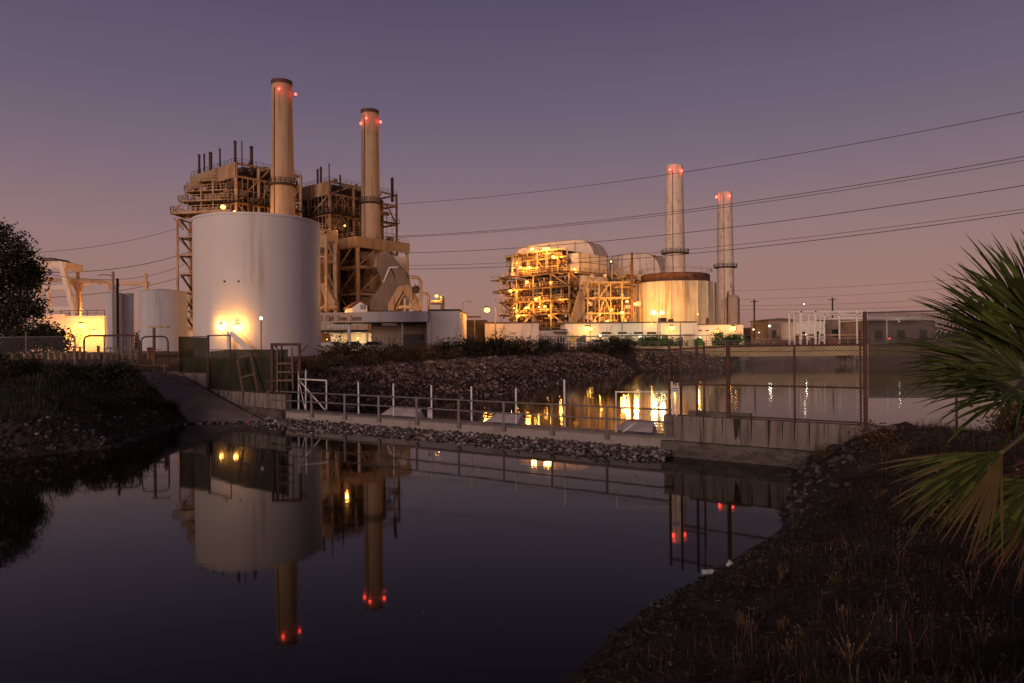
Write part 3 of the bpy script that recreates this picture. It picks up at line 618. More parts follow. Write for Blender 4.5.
# sign building
D2 = 104; a0, a1 = xat(317, D2), xat(368, D2)
t = thing('lettered_building', ((a0+a1)/2, D2, 3), 'low tan building with faded lettering between the tank and the workshop', 'building')
z_a, z_b, z_c, z_d = zat(340,313,D2), zat(340,330.5,D2), zat(340,334,D2), zat(340,336,D2)
MB().box(a0, a1, D2, D2+10, z_b, z_a).build('upper_wall', M['tan'], t); MB().box(a0, a1, D2+.4, D2+10, z_b-.35, z_b-.01).build('beam', M['dark'], t)
MB().box(a0, a1, D2+8, D2+8.4, 2.8, z_b-.36).build('rear_wall', M['cream'], t)
g = MB()
for px in (318, 340, 367): g.box(xat(px,D2)-.15, xat(px,D2)+.15, D2+.1, D2+.4, 2.8, z_b-.36)
g.build('post', M['cream'], t)
g = MB()
for k in range(9): g.box(xat(328,D2)+k*.33, xat(328,D2)+k*.33+.17, D2-.12, D2-.02, z_b+.3, z_b+.75)
g.build('vent', M['sign'], t)
cu = bpy.data.curves.new('lettering', 'FONT'); cu.body = 'ES   Cleft   Down   Summons'; cu.size = 1.15; cu.extrude = .02; cu.align_x = 'CENTER'
to = bpy.data.objects.new('tmp', cu); C.objects.link(to); bpy.context.view_layer.update()
me = bpy.data.meshes.new_from_object(to.evaluated_get(bpy.context.evaluated_depsgraph_get())); bpy.data.objects.remove(to)
me.materials.clear(); me.materials.append(M['ink'])
wds = max(v.co.x for v in me.vertices)-min(v.co.x for v in me.vertices); sc_ = (xat(366,D2)-xat(319.5,D2))/wds
lo = bpy.data.objects.new('lettering', me); C.objects.link(lo); lo.parent = t; lo.rotation_euler = (R(90),0,0); lo.scale = (sc_, 1.0, 1); lo.location = Vector((xat(342.8,D2), D2-.06, zat(342,321.2,D2)))-OFF[t.name]
lamp(358, 338.5, 108.5, 1500, .16, (1,.72,.3), label='lamp inside the open bay below the lettered wall', bracket=Vector((0,.5,0)))
lamp(327, 340, 108.5, 900, .12, (1,.72,.3), label='lamp at the left of the open bay below the lettered wall', bracket=Vector((0,.5,0)))
def car(x, y, z, rz, m, label, group=None, s=1.0):
    t = thing('parked_car', (x, y, z), label, 'car', group); c = Vector((x, y, z)); ca, sa = math.cos(rz), math.sin(rz)
    def T(a, b, h): return c+Vector((a*ca-b*sa, a*sa+b*ca, h))*s
    prof = [(-2.2,.35),(-2.25,.75),(-2.0,.92),(-1.5,.95),(-.95,1.42),(.45,1.45),(1.15,.98),(2.1,.85),(2.25,.6),(2.2,.35)]
    MB().prism([T(a,-.85,h) for a,h in prof], T(0,.85,0)-T(0,-.85,0)).build('body', M[m], t)
    g = MB(); g.prism([T(a,-.87,h) for a,h in [(-1.35,.98),(-.88,1.36),(.4,1.38),(.98,.98)]], T(0,.87,0)-T(0,-.87,0)); g.build('window', M['glass'], t)
    for a in (-1.4, 1.4):
        for b in (-.8, .66): MB().tube([T(a,b-.05,.33), T(a,b+.15,.33)], .33*s, 14).build('wheel', M['tyre'], t)
    return t
car(xat(337,D2+4), D2+4, 3.0, .1, 'car_white', 'pale car parked in the open bay below the lettered wall', 'parked cars')
car(xat(354,99), 99, 2.95, .05, 'car_dark', 'dark car parked before the open bay under the canopy', 'parked cars')
car(xat(333,95), 93, 2.9, -.1, 'car_dark', 'dark car parked near the foot of the white tank', 'parked cars')
car(xat(376,90), 90, 2.95, 0, 'car_white', 'pale low car half hidden by shrubs before the workshop canopy', 'parked cars')
# gabled hut
D3 = 118; t = thing('gabled_hut', (xat(356,D3), D3, zat(356,313,D3)), 'little white gabled hut with one dark window above the lettered wall', 'hut')
zb_, ze, zr = zat(356,314,D3), zat(356,306.5,D3), zat(356,302.3,D3); xa, xb = xat(344,D3), xat(367.5,D3); xm = xat(360,D3)
MB().prism([(xm-1.2,D3,zb_),(xb,D3,zb_),(xb,D3,ze),((xm-1.2+xb)/2,D3,zr),(xm-1.2,D3,ze-.2)], (-3.2,8,0)).build('wall', M['white'], t)
MB().box(xm+.1, xm+1.0, D3-.08, D3-.02, zb_+.7, zb_+1.5).build('window', M['glass'], t)
MB().prism([(xm-1.5,D3-.2,ze-.25),((xm-1.2+xb)/2,D3-.2,zr+.08),(xb+.3,D3-.2,ze-.05),(xb+.3,D3-.2,ze+.15),((xm-1.2+xb)/2,D3-.2,zr+.28),(xm-1.5,D3-.2,ze-.05)], (-3.2,8.3,0)).build('roof', M['rust'], t)
# bridge/pipe hoop with lamp on the workshop roof
t = thing('yellow_pipe_hoop', (xat(440,100), 100, zt), 'yellow pipe hoop beside a lamp on the workshop roof', 'pipe')
MB().tube([at(431,303,100), at(441.5,303,100)], .3, 8).tube([at(442.5,297,100), at(442.5,312,100)], .3, 8).build('pipe', M['ybeam'], t)
lamp(436.5, 296.5, 100, 900, .33, label='round lamp glowing above the workshop roof', bracket=Vector((.8,0,-.8)))
lamp(460, 313.5, 101, 250, .14, label='small wall lamp at the right edge of the workshop roof', bracket=Vector((-.4,0,0)))
# second white building
D = 112; t = bldg('store_building', xat(485,D), xat(539,D), D, D+16, zat(510,324,D), 'plain pale blank-walled store to the right of the workshop')
D = 116; t = bldg('grey_shed', xat(459,D), xat(486,D), D, D+8, zat(470,322,D), 'grey brown recessed shed between workshop and pale store', 'casing')
MB().box(xat(466,D), xat(477,D), D-.1, D-.02, 2.9, zat(470,328,D)).build('door', M['garage'], t)
MB().box(xat(457,D), xat(481,D), D-2, D+.5, zat(470,318,D), zat(470,317,D)).build('canopy', M['rust'], t)
lamp(487, 310.5, 107, 4200, .6, label='starry bright lamp above the roof between workshop and store', name='floodlight', bracket=Vector((0,1,-.2)))
lamp(480.5, 347, 104, 60, .1, (1,.85,.7), 'bulbdim', label='tiny lamp low at the corner of the pale store', bracket=Vector((0,.3,0)))
for (px, y0_, arm, lb) in ((463, 303.5, 7, 'slim street lamp pole with a curved arm left of the bright roof lamp'), (474.6, 317, 0, 'thin white pole in front of the grey shed'), (495.5, 300, 0, 'thin pole standing right of the bright roof lamp')):
    D = 109; t = thing('pole', (xat(px,D), D, 3), lb, 'pole'); g = MB(); g.bar((xat(px,D), D, 2.9), at(px, y0_, D), .13)
    if arm: g.tube([at(px,y0_,D), at(px+2,y0_-1.6,D), at(px+arm,y0_-1.5,D)], .06)
    g.build('shaft', M['galv'], t)
    if arm: MB().box(xat(px+arm,D)-.2, xat(px+arm,D)+.3, D-.12, D+.12, zat(px,y0_-1.5,D)-.1, zat(px,y0_-1.5,D)+.03).build('lamp_head', M['galv'], t)

# ---------------------------------------------------------------- right unit (brightly lit)
random.seed(41)
U2, W2 = (-.709, .705), (.705, .709)
FC = Fr((xat(569.5,200), 200), U2, W2)
t = thing('lit_boiler_house', (FC.c.x, 200, 3), 'brightly lit open boiler house with many lamps, right of centre', 'boiler structure')
lvC = [8.2, 12.2, 16.2, 20.0, 24.0]
steel(FC, 28, 33, lvC, 4, 4, .42, .32, pb=.18).build('steel_frame', M['ybeam'], t)
g = MB(); FC.box(g, 5, 26, 5, 30, 4, 23); g.build('boiler_casing', M['casing'], t)
for q, (sd, n_, rg_) in enumerate(((3, 420, (0, 27, .1, 4)), (4, 260, (.2, 4, 0, 32)), (14, 260, (0, 27, -.2, 2)))):
    build_all(clutter(FC, *rg_, 3.5, 23, n_, sd, .8 if q < 2 else .5), {'vessel': M['rust'], 'pipework': (M['rust'], M['cream'], M['ybeam'])[q], 'equipment': (M['dark'], M['panel'], M['rust'])[q]}, t)
d_, r_ = decks(FC, 28, 33, lvC); d_.build('platform', M['rust'], t); r_.build('railing', M['ybeam'], t)
# upper works
g = MB(); FC.box(g, 5, 24, 2, 12, 24.2, 31); g.build('upper_casing', M['casing'], t)
g = MB()
for a in (1.5, 5, 9, 13, 17, 21, 25): g.bar(FC.p(a, .8, 24), FC.p(a, .8, 31.8 if 5 < a < 23 else 29), .4)
for z in (26.2, 28.6, 31): g.bar(FC.p(1.5, .8, z), FC.p(25, .8, z), .35)
for a in (1.5, 9, 17): g.bar(FC.p(a, .8, 24), FC.p(a+4, .8, 28.6), .25)
g.rail([FC.p(1.5,.4,24.3), FC.p(27,.4,24.3)], 1.1, .1, 1.6); g.rail([FC.p(3,.4,28.7), FC.p(24,.4,28.7)], 1.1, .1, 1.6); g.build('upper_frame', M['ybeam'], t)
build_all(clutter(FC, 2, 26, .2, 2.2, 24, 31, 110, 9, .7), {'vessel': M['dark'], 'pipework': M['ybeam'], 'equipment': M['rust']}, t)
g = MB(); FC.box(g, 28, 32, -.6, 3, 23.4, 23.8); FC.box(g, 28, 31, -.6, 3, 19.4, 20.2); g.rail([FC.p(28,-.6,23.8), FC.p(32,-.6,23.8)], 1.1, .12, 1.2); g.build('side_platform', M['ybeam'], t)
# curved gas ducts on top
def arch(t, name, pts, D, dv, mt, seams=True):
    P_ = [at(a, b, D) for a, b in pts]; so_ = MB().prism(P_, dv).build(name, [mt, M['browncladding']], t)
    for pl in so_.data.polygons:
        if pl.normal.x > .3: pl.material_index = 1  # faces turned to the right take the browner material
    e = MB(); dv = Vector(dv)
    for k in (0.0, .33, .66, 1.0):
        q = [p+dv*k for p in P_]
        for a, b in zip(q[1:-2], q[2:-1]): e.bar(a+Vector((0,-.02,.03)), b+Vector((0,-.02,.03)), .16, .16)
    return e
t2 = thing('curved_gas_duct', (xat(560,214), 214, 24), 'large cream rounded duct across the top of the lit boiler house', 'duct')
prof = [(511,276),(512,262),(515,254),(520,249.5),(530,246),(552,242.5),(577,240.2),(583,240.6),(588,243),(592,248),(594.5,255),(595,276)]
e = arch(t2, 'duct_shell', prof, 216, (5.5, 9, 0), M['cream']); e.build('stiffener', M['panel'], t2)
g = MB()
for a in (528, 549, 575): g.bar(at(a, 242+ (575-a)*.09, 215.9), at(a, 276, 215.9), .14)
g.bar(at(513,262,215.9), at(595,259,215.9), .12); g.build('panel_joint', M['casing'], t2)
t3 = thing('duct_box', (xat(590,204), 204, 20), 'cream panelled box duct stepping below the rounded duct', 'duct')
g = MB(); FC.box(g, -1.0, 3.4, 3, 16.5, 24.4, 29.6); FC.box(g, -.8, 3, 5, 17, 19.2, 23.4); g.build('box_shell', M['cream'], t3)
g = MB()
for b in (3, 7.5, 12): g.bar(FC.p(-1.08, b+.8, 24.4), FC.p(-1.08, b+.8, 29.6), .12)
g.bar(FC.p(-1.08, 3, 27), FC.p(-1.08, 16.5, 27), .12); g.build('panel_joint', M['casing'], t3)
g = MB(); FC.box(g, -1.5, 5, 1.5, 19, 23.6, 24.1); g.build('deck', M['panel'], t3)
t4 = thing('curved_gas_duct', (xat(640,232), 232, 24), 'smaller cream rounded duct behind the rusty round tank', 'duct')
e = arch(t4, 'duct_shell', [(609,282),(609,262),(612,257.5),(620,255.2),(636,253.6),(645,253.8),(652,256),(657,261),(660,268),(661,282)], 236, (6.5, 9, 0), M['cream']); e.build('stiffener', M['panel'], t4)
g = MB()
for a in (622, 640, 654): g.bar(at(a, 254.5, 235.9), at(a, 275, 235.9), .12)
g.build('panel_joint', M['casing'], t4)
# bay of steelwork with slanting ducts between unit and rusty tank
t = thing('lit_duct_bay', (xat(605,188), 188, 3), 'yellow lit steel bay with slanting ducts left of the rusty round tank', 'frame')
FD = Fr((xat(588,186), 186), (-.1, 1), (1, .12)); random.seed(43)
steel(FD, 10, 12.5, [7.5, 11.5, 15.6, 19.8], 2, 4, .32, .28, pb=.4).build('steel_frame', M['ybeam'], t)
g = MB(); 
for a, D in ((577, 192),):
    g = MB(); g.prism(pp([(a+2,292),(a+11,292),(a+7,316),(a-1,323),(a-7,323)], D) if a < 590 else pp([(a+6,294),(a+12,294),(a+5,314),(a+2,322),(a-6,322)], D), (0,2.4,0))
    g.build('slanting_duct', M['panel'], t)
build_all(clutter(FD, 1, 9, 0, 15, 4, 22, 120, 12, .7), {'vessel': M['rust'], 'pipework': M['ybeam'], 'equipment': M['cream']}, t)
g = MB()
for (a,b),(c_,d2) in (((606,268),(606,292)),((612,265),(612,280)),((616,272),(630,266)),((614,290),(628,272)),((614,272),(626,290)),((604,283),(634,283)),((630,262),(630,320)),((606,292),(634,292)),((620,262),(620,296))):
    g.bar(at(a,b,195), at(c_,d2,195), .35)
g.build('tower_frame', M['ybeam'], t)
tag(MB().tube([at(632,253,186), at(632,322,186)], .32, 10).build('vertical_pipe', M['rust'], loc=at(632,322,186)), 'rusty upright pipe left of the rusty round tank', 'pipe')

# rusty round tank
D = 196; RC = Vector((xat(675.5,D), D, 0)); RR = 39.5/FPX*D; zt_ = zat(675, 281, D-RR)
t = thing('round_tank', (RC.x, RC.y, 3), 'squat cream round tank with rust streaks and rusty upper wall', 'tank')
MB().lathe(RC, [(RR, 2.9), (RR, zt_), (RR-.4, zt_+.1), (RR-1.2, zt_)], 20, False).build('shell', M['rtank'], t)
MB().lathe(RC, [(RR-1.6, zt_-.3), (RR-1.6, zt_+2.3), (RR-2.2, zt_+2.5), (.1, zt_+3.0)], 40, False).build('upper_wall', M['rust'], t)
mb = MB(); 
for k in range(20): a = k*2*math.pi/20; mb.bar(RC+Vector((RR*1.003*math.cos(a), RR*1.003*math.sin(a), 3)), RC+Vector((RR*1.003*math.cos(a), RR*1.003*math.sin(a), zt_)), .3)
mb.build('rib', M['rtank'], t)
mb = MB(); ring = [RC+Vector(((RR-1)*math.cos(a), (RR-1)*math.sin(a), zt_+2.9)) for a in [k*math.pi/12 for k in range(25)]]; mb.rail(ring, .9, .06, 3); mb.build('railing', M['rust'], t)
D = 205; t = thing('silo', (xat(733,D), D, 3), 'tan rounded silo at the foot of the shorter pale chimney', 'silo')
MB().lathe((xat(733,D), D, 0), [(2.0, 2.9), (2.0, zat(733,299,D)), (1.4, zat(733,296,D)), (.1, zat(733,295.5,D))], 20, False).build('shell', M['tan'], t)
MB().bar(at(727.5,292,D-1), at(727.5,325,D-1), .25).bar(at(738.5,299,D-1.9), at(738.5,325,D-1.9), .2).build('downpipe', M['rust'], t)
mb = MB()
for (a, b, h) in ((729,291,6),(733,287,9),(731,284,5)): mb.bar(at(a,b,D), at(a,b+h,D), .2)
mb.build('vent', M['rust'], t)

for (x, y, z, p, lb) in ((xat(660,172),172,10.5,12000,'unseen floodlight added before the middle of the rusty tank'), (xat(698,172),172,10.5,6000,'unseen floodlight added before the right side of the rusty tank'), (xat(700,222),218,8,16000,'unseen floodlight added between the two pale chimneys'), (xat(745,235),240,8,12000,'unseen floodlight added right of the shorter pale chimney')):
    lamp(Vector((x, y, z)), 0, 0, p, .25, YEL, label=lb, bracket=Vector((0,.5,0)))  # unseen floods added to brighten the round tank and pale chimneys
# long white building
D = 150; xa, xb = xat(565,D), xat(745,D)
t = thing('turbine_hall', ((xa+xb)/2, D, 3), 'long low white building with wall lamps below the lit plant', 'building')
zz = zat(650, 323.5, D)
MB().box(xa, xat(697,D), D, D+14, 2.8, zz).build('wall', M['white'], t); MB().box(xat(697,D)+.01, xb, D+1, D+13, 2.8, zz-.5).build('annex_wall', M['white'], t)
MB().box(xa-.2, xat(697,D)-.02, D-.3, D+14.3, zz+.002, zz+.3).build('roof', M['roof'], t); MB().box(xat(697,D)+.02, xb+.1, D+.8, D+13.2, zz-.498, zz-.3).build('annex_roof', M['roof'], t)
for k, px in enumerate((602, 618, 634, 647)):
    f = MB().box(xat(px,D), xat(px+9,D), D-.06, D-.01, zat(px,334.5,D), zat(px,332.5,D)).build('window', M['glass'], t)
for k, px in enumerate((700, 707)): MB().box(xat(px,D), xat(px+3,D), D+.9, D+.98, zat(px,331.5,D), zat(px,330.3,D)).build('window', M['glass'], t)
MB().box(xat(596,D), xat(604,D), D-.06, D-.01, 2.9, zat(600,336,D)).build('door', M['cream'], t)
MB().box(xat(664,D), xat(670,D), D+3, D+6, zz+.3, zz+1.2).box(xat(673,D), xat(677,D), D+3, D+5, zz+.3, zz+.9).build('roof_unit', M['dark'], t)
MB().box(xat(711,D), xat(713,D), D+3, D+4, zz-.3, zz+1.1).build('roof_vent', M['rust'], t)
for a, b, y0_, m_ in ((571,579,336,'tan'),(582,586,335.5,'garage'),(610,616,336,'garage'),(625,632,335.5,'tan'),(662,668,335,'garage'),(684,692,334.5,'tan')):
    MB().box(xat(a,D+0), xat(b,D+0), D-.07, D-.02, 2.95, zat(a,y0_,D)).build('door' if m_ == 'garage' else 'roller_door', M[m_], t)
g = MB(); g.tube([(xat(568,D),D-.25,5.2),(xat(695,D),D-.25,5.3)], .09, 6)
for px in (590, 622, 660, 680): g.tube([(xat(px,D),D-.2,3),(xat(px,D),D-.2,zz)], .08, 6)
g.build('wall_pipe', M['galv'], t)
random.seed(66)
drum_lb = ['leftmost','second','third','fourth','fifth','sixth','seventh','eighth','ninth','tenth','eleventh','twelfth','thirteenth','rightmost']
for k in range(14):
    px = 570+k*12+random.uniform(-3,3); y = 143+random.uniform(-2,2); x = xat(px,y); h = random.uniform(.9,1.9)
    if k % 3 == 0: q = MB().lathe((x,y,0), [(.55,2.95),(.58,3.0+h*.5),(.55,3+h),(.1,3.1+h)], 12); nm = 'storage_drum'
    else: q = MB().box(x-random.uniform(.5,1.4), x+.6, y-.5, y+.5, 2.95, 3+h).box(x-.4, x+.3, y-.3, y+.3, 3.001+h, 3.3+h); nm = 'yard_crate'
    tag(q.build(nm, M[('rust','galv','tan','green')[k % 4]] if k % 4 < 3 else M['greenleaf'], loc=(x,y,3)), drum_lb[k]+' item of the yard clutter before the long white building', 'drum' if nm == 'storage_drum' else 'crate', 'yard clutter before the long white building')
D = 140; t = bldg('gatehouse', xat(541,D), xat(567,D), D, D+8, zat(555,331,D), 'small cream gatehouse left of the long white building', 'cream')
MB().box(xat(553,D), xat(568,D), D-2, D+.3, zat(560,333,D), zat(560,332,D)).build('canopy', M['galv'], t)
MB().box(xat(556,D), xat(565,D), D-.6, D-.02, 2.9, zat(560,336,D)).build('entrance', M['white'], t)
g = MB(); 
for px in (557.2, 560, 562.6): g.box(xat(px,D), xat(px+1.6,D), D-.66, D-.61, 3.1, zat(560,338,D))
g.build('door', M['glass'], t)

# lamps right
GL = 'lamps on the lit boiler house'
LP = [(532,249.5,.75),(544,249,.55),(548,249,.6),(553.5,257.5,.7),(520.5,268,.55),(529,268,.55),(527,282.5,.65),(510.5,291.5,.65),(517,292,.35),(536,299.5,.65),(514,308.5,.35),(526,308.5,.55),(539,307.5,.4),(545,307,.55),(518,316.5,.65),(574.5,269.5,.5),(517,263,.35),(550,283,.3),(549,316,.3),(560,300,.3)]
names = ['top lamp left of centre','left one of two lamps close together at the very top','right one of two lamps close together at the very top','lamp a little below the top pair, to the right','left lamp of the upper row','right lamp of the upper row','single lamp below the upper row','bright lamp at the left edge of the third deck','small lamp beside the bright left-edge lamp','lamp near the middle deck','small lamp at the left of the lower row','second lamp of the lower row','small third lamp of the lower row','fourth lamp of the lower row','large lamp lowest of all, near the left edge','lamp beside the cream box duct at the right','tiny lamp highest at the left edge','tiny lamp amid dark pipes under the upper deck','tiny lamp low beside the corner column','tiny lamp on the corner column at mid height']
for (px, py, r), nm in zip(LP, names):
    # put each lamp just outside the frame face at its pixel
    ray = at(px, py, 1.0)-Vector((0,0,HC)); k_ = 196.0
    # intersect with the front face (b = -1.9) of FC
    n_ = FC.w; num = (FC.p(0,-1.6,0)-Vector((0,0,HC))).dot(n_); k_ = num/ray.dot(n_)
    if px > 571: k_ = 199
    p = Vector((0,0,HC))+ray*k_
    lamp(p, 0, 0, 4200*(r/.6)**1.6, r, YEL, label=nm+' on the lit boiler house', group=GL, bracket=Vector((0,1.2,0)))
for px, py, D, pw, r, lb in ((587,329,148,1500,.8,'wide wall lamp at the left end of the long white building'),(591,329.5,148.1,500,.5,'twin of the wide wall lamp on the long white building'),(672,328.5,148.4,1200,.75,'wall lamp in the middle of the long white building'),(717.5,332,148.6,1000,.65,'wall lamp near the right end of the long white building'),(733,329,148.4,1700,.8,'brightest wall lamp at the right end of the long white building'),(651.5,324,149,300,.25,'small lamp on the wall right behind the double street lamp'),
    (627,302,180,9000,.5,'lamp on the steel bay left of the rusty tank'),(635.5,304.5,180,12000,.55,'lamp at the left edge of the rusty round tank'),(622,313,180,8000,.6,'lowest lamp on the steel bay by the rusty tank'),(611,262,200,3000,.35,'lamp behind the cream box duct below the second rounded duct'),(600,315,181,2600,.3,'small lamp under the slanting ducts')):
    lamp(px, py, D, pw, r, YEL, label=lb, bracket=Vector((0,.8,0)))
D = 138; t = thing('double_street_lamp', (xat(657.5,D), D, 3), 'tall double-headed street lamp with greenish white light before the long white building', 'street lamp')
MB().bar((xat(657.5,D),D,2.9), at(657.5,313,D), .22).bar(at(653.5,313.5,D), at(662,313.5,D), .12).build('pole', M['white'], t)
for px, r in ((653.5,.5),(662,.38)):
    p = at(px,313,D); MB().ball(p, r, 10, 6, .8).build('lamp_head', M['bulbw'], t, smooth=True)
    ld = bpy.data.lights.new('street_light', 'POINT'); ld.energy = 1000; ld.color = (.85,1,.45); ld.shadow_soft_size = r*1.2; lo = bpy.data.objects.new('street_light', ld); C.objects.link(lo); lo.parent = t; lo.location = p-OFF[t.name]
lamp(600, 336, 143, 450, .35, (.85,1,.4), 'bulbw', label='greenish lamp low by the door of the long white building', bracket=Vector((0,.6,0)))
lamp(640, 337, 140, 500, .3, (.75,1,.3), 'bulbw', label='greenish lamp low before the white wall left of the street lamp', bracket=Vector((0,.6,0)))
lamp(700, 338, 136, 700, .16, (.8,1,.35), 'bulbw', label='small greenish lamp low behind the bridge end', bracket=Vector((0,.6,0)))
car(xat(598,122), 122, 3.02, .3, 'car_white', 'white car parked on the bank edge before the long white building', 'parked cars', 1.0)
car(xat(627,130), 130, 3.02, 0, 'car_dark', 'dark red car parked left of the double street lamp', 'parked cars', 1.0)
# bank-top guard fence
t = thing('bank_fence', (xat(575,104), 104, 3), 'low pale rail fence along the top of the rocky bank', 'fence')
g = MB(); pts = [Vector((xat(500,92),92,3.0)), Vector((xat(546,102),102,3.0)), Vector((xat(583,106),106,3.0))]
g.rail(pts, 1.0, .1, 1.4); g.build('rail', M['whitepipe'], t)
t = thing('yard_fence', (xat(640,126), 126, 3), 'long wire and rail fence before the long white building', 'fence')
g = MB(); g.rail([Vector((xat(540,128),128,3.0)), Vector((xat(600,128),128,3.0)), Vector((xat(720,128),128,3.0)), Vector((xat(760,135),135,3.0))], 2.0, .08, 2.2); g.build('rail', M['galv'], t)

# ---------------------------------------------------------------- bridge
D = 111; t = thing('road_bridge', (45, D, 0), 'low flat concrete road bridge crossing the channel at the right', 'bridge')
xl, xr = xat(640,D), 120
MB().box(xl, xr, D, D+7, zat(700,352,D), zat(700,346.5,D)).build('deck', M['bridge'], t)
MB().box(xl+1.5, xr, D+.6, D+1.2, zat(700,357.5,D), zat(700,352.2,D)).box(xl+1.5, xr, D+5.5, D+6.1, zat(700,357.5,D), zat(700,352.2,D)).build('girder', M['bridge'], t)
g = MB(); g.rail([Vector((xl,D+.15,zat(700,346.5,D))), Vector((xr,D+.15,zat(700,346.5,D)))], .8, .09, 1.5); g.build('railing', M['galv'], t)
for px in (741, 852, 940):
    x = xat(px,D+2); g = MB(); g.box(x-.7, x+.7, D+.4, D+6.4, zat(700,358.3,D)-.45, zat(700,357.7,D)+0); 
    for yy in (D+1.2, D+5.2): g.tube([(x,yy,-1),(x,yy,zat(700,358.3,D)-.4)], .5, 12)
    g.build('pier', M['concrete'], t)
MB().box(xl-1.5, xl+3, D-.2, D+7.2, -.5, zat(700,352,D)-.01).build('abutment', M['concrete'], t)

t = thing('reflection_wall', (60, 148.5, 0), 'pale wall added on the far shore to lighten its reflection', 'wall')  # unseen wall added so the far bank reflects pale in the water
g = MB(); qp = [(36.5,117),(45.5,131.5),(60.5,148.3),(85,156.3),(115,171),(150,195),(200,230)]
for a, b in zip(qp[:-1], qp[1:]): wall_q(g, a, b)
g.build('wall', M['tan'], t); g = MB()
for a, b in zip(qp[:-1], qp[1:]): g.bar((a[0],a[1]+.1,3.16), (b[0],b[1]+.1,3.16), .5, .18)
g.build('coping', M['concrete'], t)
# ---------------------------------------------------------------- pipe rack and far right
D = 126; t = thing('pipe_rack', (xat(840,D), D, 3), 'open white steel pipe rack standing beyond the bridge', 'pipe rack')
g = MB()
for px in (789.5, 801, 803.5, 815.5, 824.5, 839.5, 857, 887):
    w_ = .3 if px in (801, 815.5) else .2; x = xat(px,D); y = D if px != 803.5 else D+4; g.bar((x, y, 2.9), (x, y, zat(px, 311 if px != 887 else 314, D)), w_)
g.bar(at(800,312.3,D), at(893,312.3,D), .3); g.bar(at(800,315,D), at(867,315,D), .2); g.bar(at(789,313,D), at(802,312,D), .2)
for a, b in ((815,839),(803,824)): g.bar(at(a+4, 345, D), at(a+6, 314, D), .16)
g.build('frame', M['whitepipe'], t)
g = MB(); 
for k, px in enumerate((801,815.5,839.5,857)): g.bar((xat(px,D),D,zat(px,313,D)), (xat(px,D)+1,D+6,zat(px,313,D)), .2)
g.tube([at(796,335.5,D+3), at(866,335.5,D+3)], .22, 8); g.tube([at(800,338.5,D+3), at(866,338.5,D+3)], .14, 6); g.build('pipe', M['beam'], t)
MB().box(xat(838,D)-.6, xat(842,D)+.3, D+2, D+3, 3, zat(840,338,D)).build('valve', M['rust'], t)
D = 178
def far_b(px0, px1, ytop, D, label, m, h0=None, name='warehouse', roofc='roof'):
    x0, x1 = xat(px0,D), xat(px1,D); z = zat((px0+px1)/2, ytop, D); t = thing(name, ((x0+x1)/2, D, 3), label, 'building')
    MB().box(x0, x1, D, D+14, 2.8, z).build('wall', M[m], t); MB().prism([(x0-.4,D-.4,z+.01),(x1+.4,D-.4,z+.01),(x1+.4,D-.4,z+.25),((x0+x1)/2,D-.4,z+.7),(x0-.4,D-.4,z+.25)], (0,14.8,0)).build('roof', M[roofc], t)
    g = MB(); n = max(2, int((x1-x0)/5))
    for k in range(n): a = x0+(k+.3)*(x1-x0)/n; g.box(a, a+(x1-x0)/n*.35, D-.06, D-.01, 3.4+.2*(k%2), 3.4+(z-3.4)*.55)
    g.build('window', M['glass'], t); return t
far_b(768, 794, 321, 196, 'dim grey brown shed left of the white pipe rack', 'far')
far_b(796, 824, 323.5, 186, 'pale building behind the left half of the pipe rack', 'white', roofc='white')
far_b(826, 866, 320, 192, 'wide dim building behind the right half of the pipe rack', 'far', roofc='white')
far_b(868, 935, 321, 170, 'long dark warehouse with a white roof edge behind the screened fence', 'far', roofc='white')
far_b(742, 768, 330, 215, 'low dark outbuilding right of the long white building', 'rust')
tag(MB().tube([at(866,318.8,166), at(921,318.8,166)], .55, 10).build('white_pipeline', M['whitepipe'], loc=at(866,318.8,166)), 'thick white pipeline along the roof of the long dark warehouse', 'pipe')
t = thing('rail_shed', (xat(810,150), 150, 3), 'low rusty row of tubs and rails between bridge and pipe rack', 'equipment'); random.seed(4)
g = MB()
for k in range(22): a = xat(762,140)+k*1.0; g.box(a, a+random.uniform(.3,.9), 140, 141, 3, 3+random.uniform(.6,2.0))
g.build('tub', M['rust'], t); g = MB(); g.rail([Vector((xat(755,138),138,3)), Vector((xat(866,138),138,3))], 1.3, .09, 1.8); g.build('rail', M['beam'], t)
for px, D, y0_, lb in ((754.3, 180, 300, 'wooden utility pole just right of the long white building'), (832.5, 210, 298, 'distant utility pole behind the pipe rack')):
    t = thing('utility_pole', (xat(px,D), D, 3), lb, 'utility pole'); MB().bar((xat(px,D), D, 2.9), at(px,y0_,D), .35).build('shaft', M['bark'], t); MB().bar(at(px-4,y0_+2,D), at(px+4,y0_+2,D), .18).build('crossarm', M['bark'], t)
for px, py, D, pw, r, lb, mm in ((769.5,326.5,170,250,.4,'round white lamp beside the dim grey brown shed','bulbw'),(753.5,330,176,150,.3,'small warm lamp above the low dark outbuilding','bulbdim'),(759,333,176,80,.2,'tiny lamp right of the utility pole','bulbdim'),(804,304.5,170,60,.22,'small high lamp above the pipe rack','bulbdim'),(806,335,128,60,.14,'small lamp low in the pipe rack','bulbdim'),(899,322,165,60,.2,'small lamp at the warehouse roof edge','bulbdim')):
    lamp(px, py, D, pw, r, (1,.9,.7), mm, label=lb, bracket=Vector((0,.5,0)))
lamp(889.5, 339, 140, 40, .24, (1,.05,.03), 'red', label='red signal lamp seen through the screened fence', bracket=Vector((0,.3,0)), name='signal_lamp')

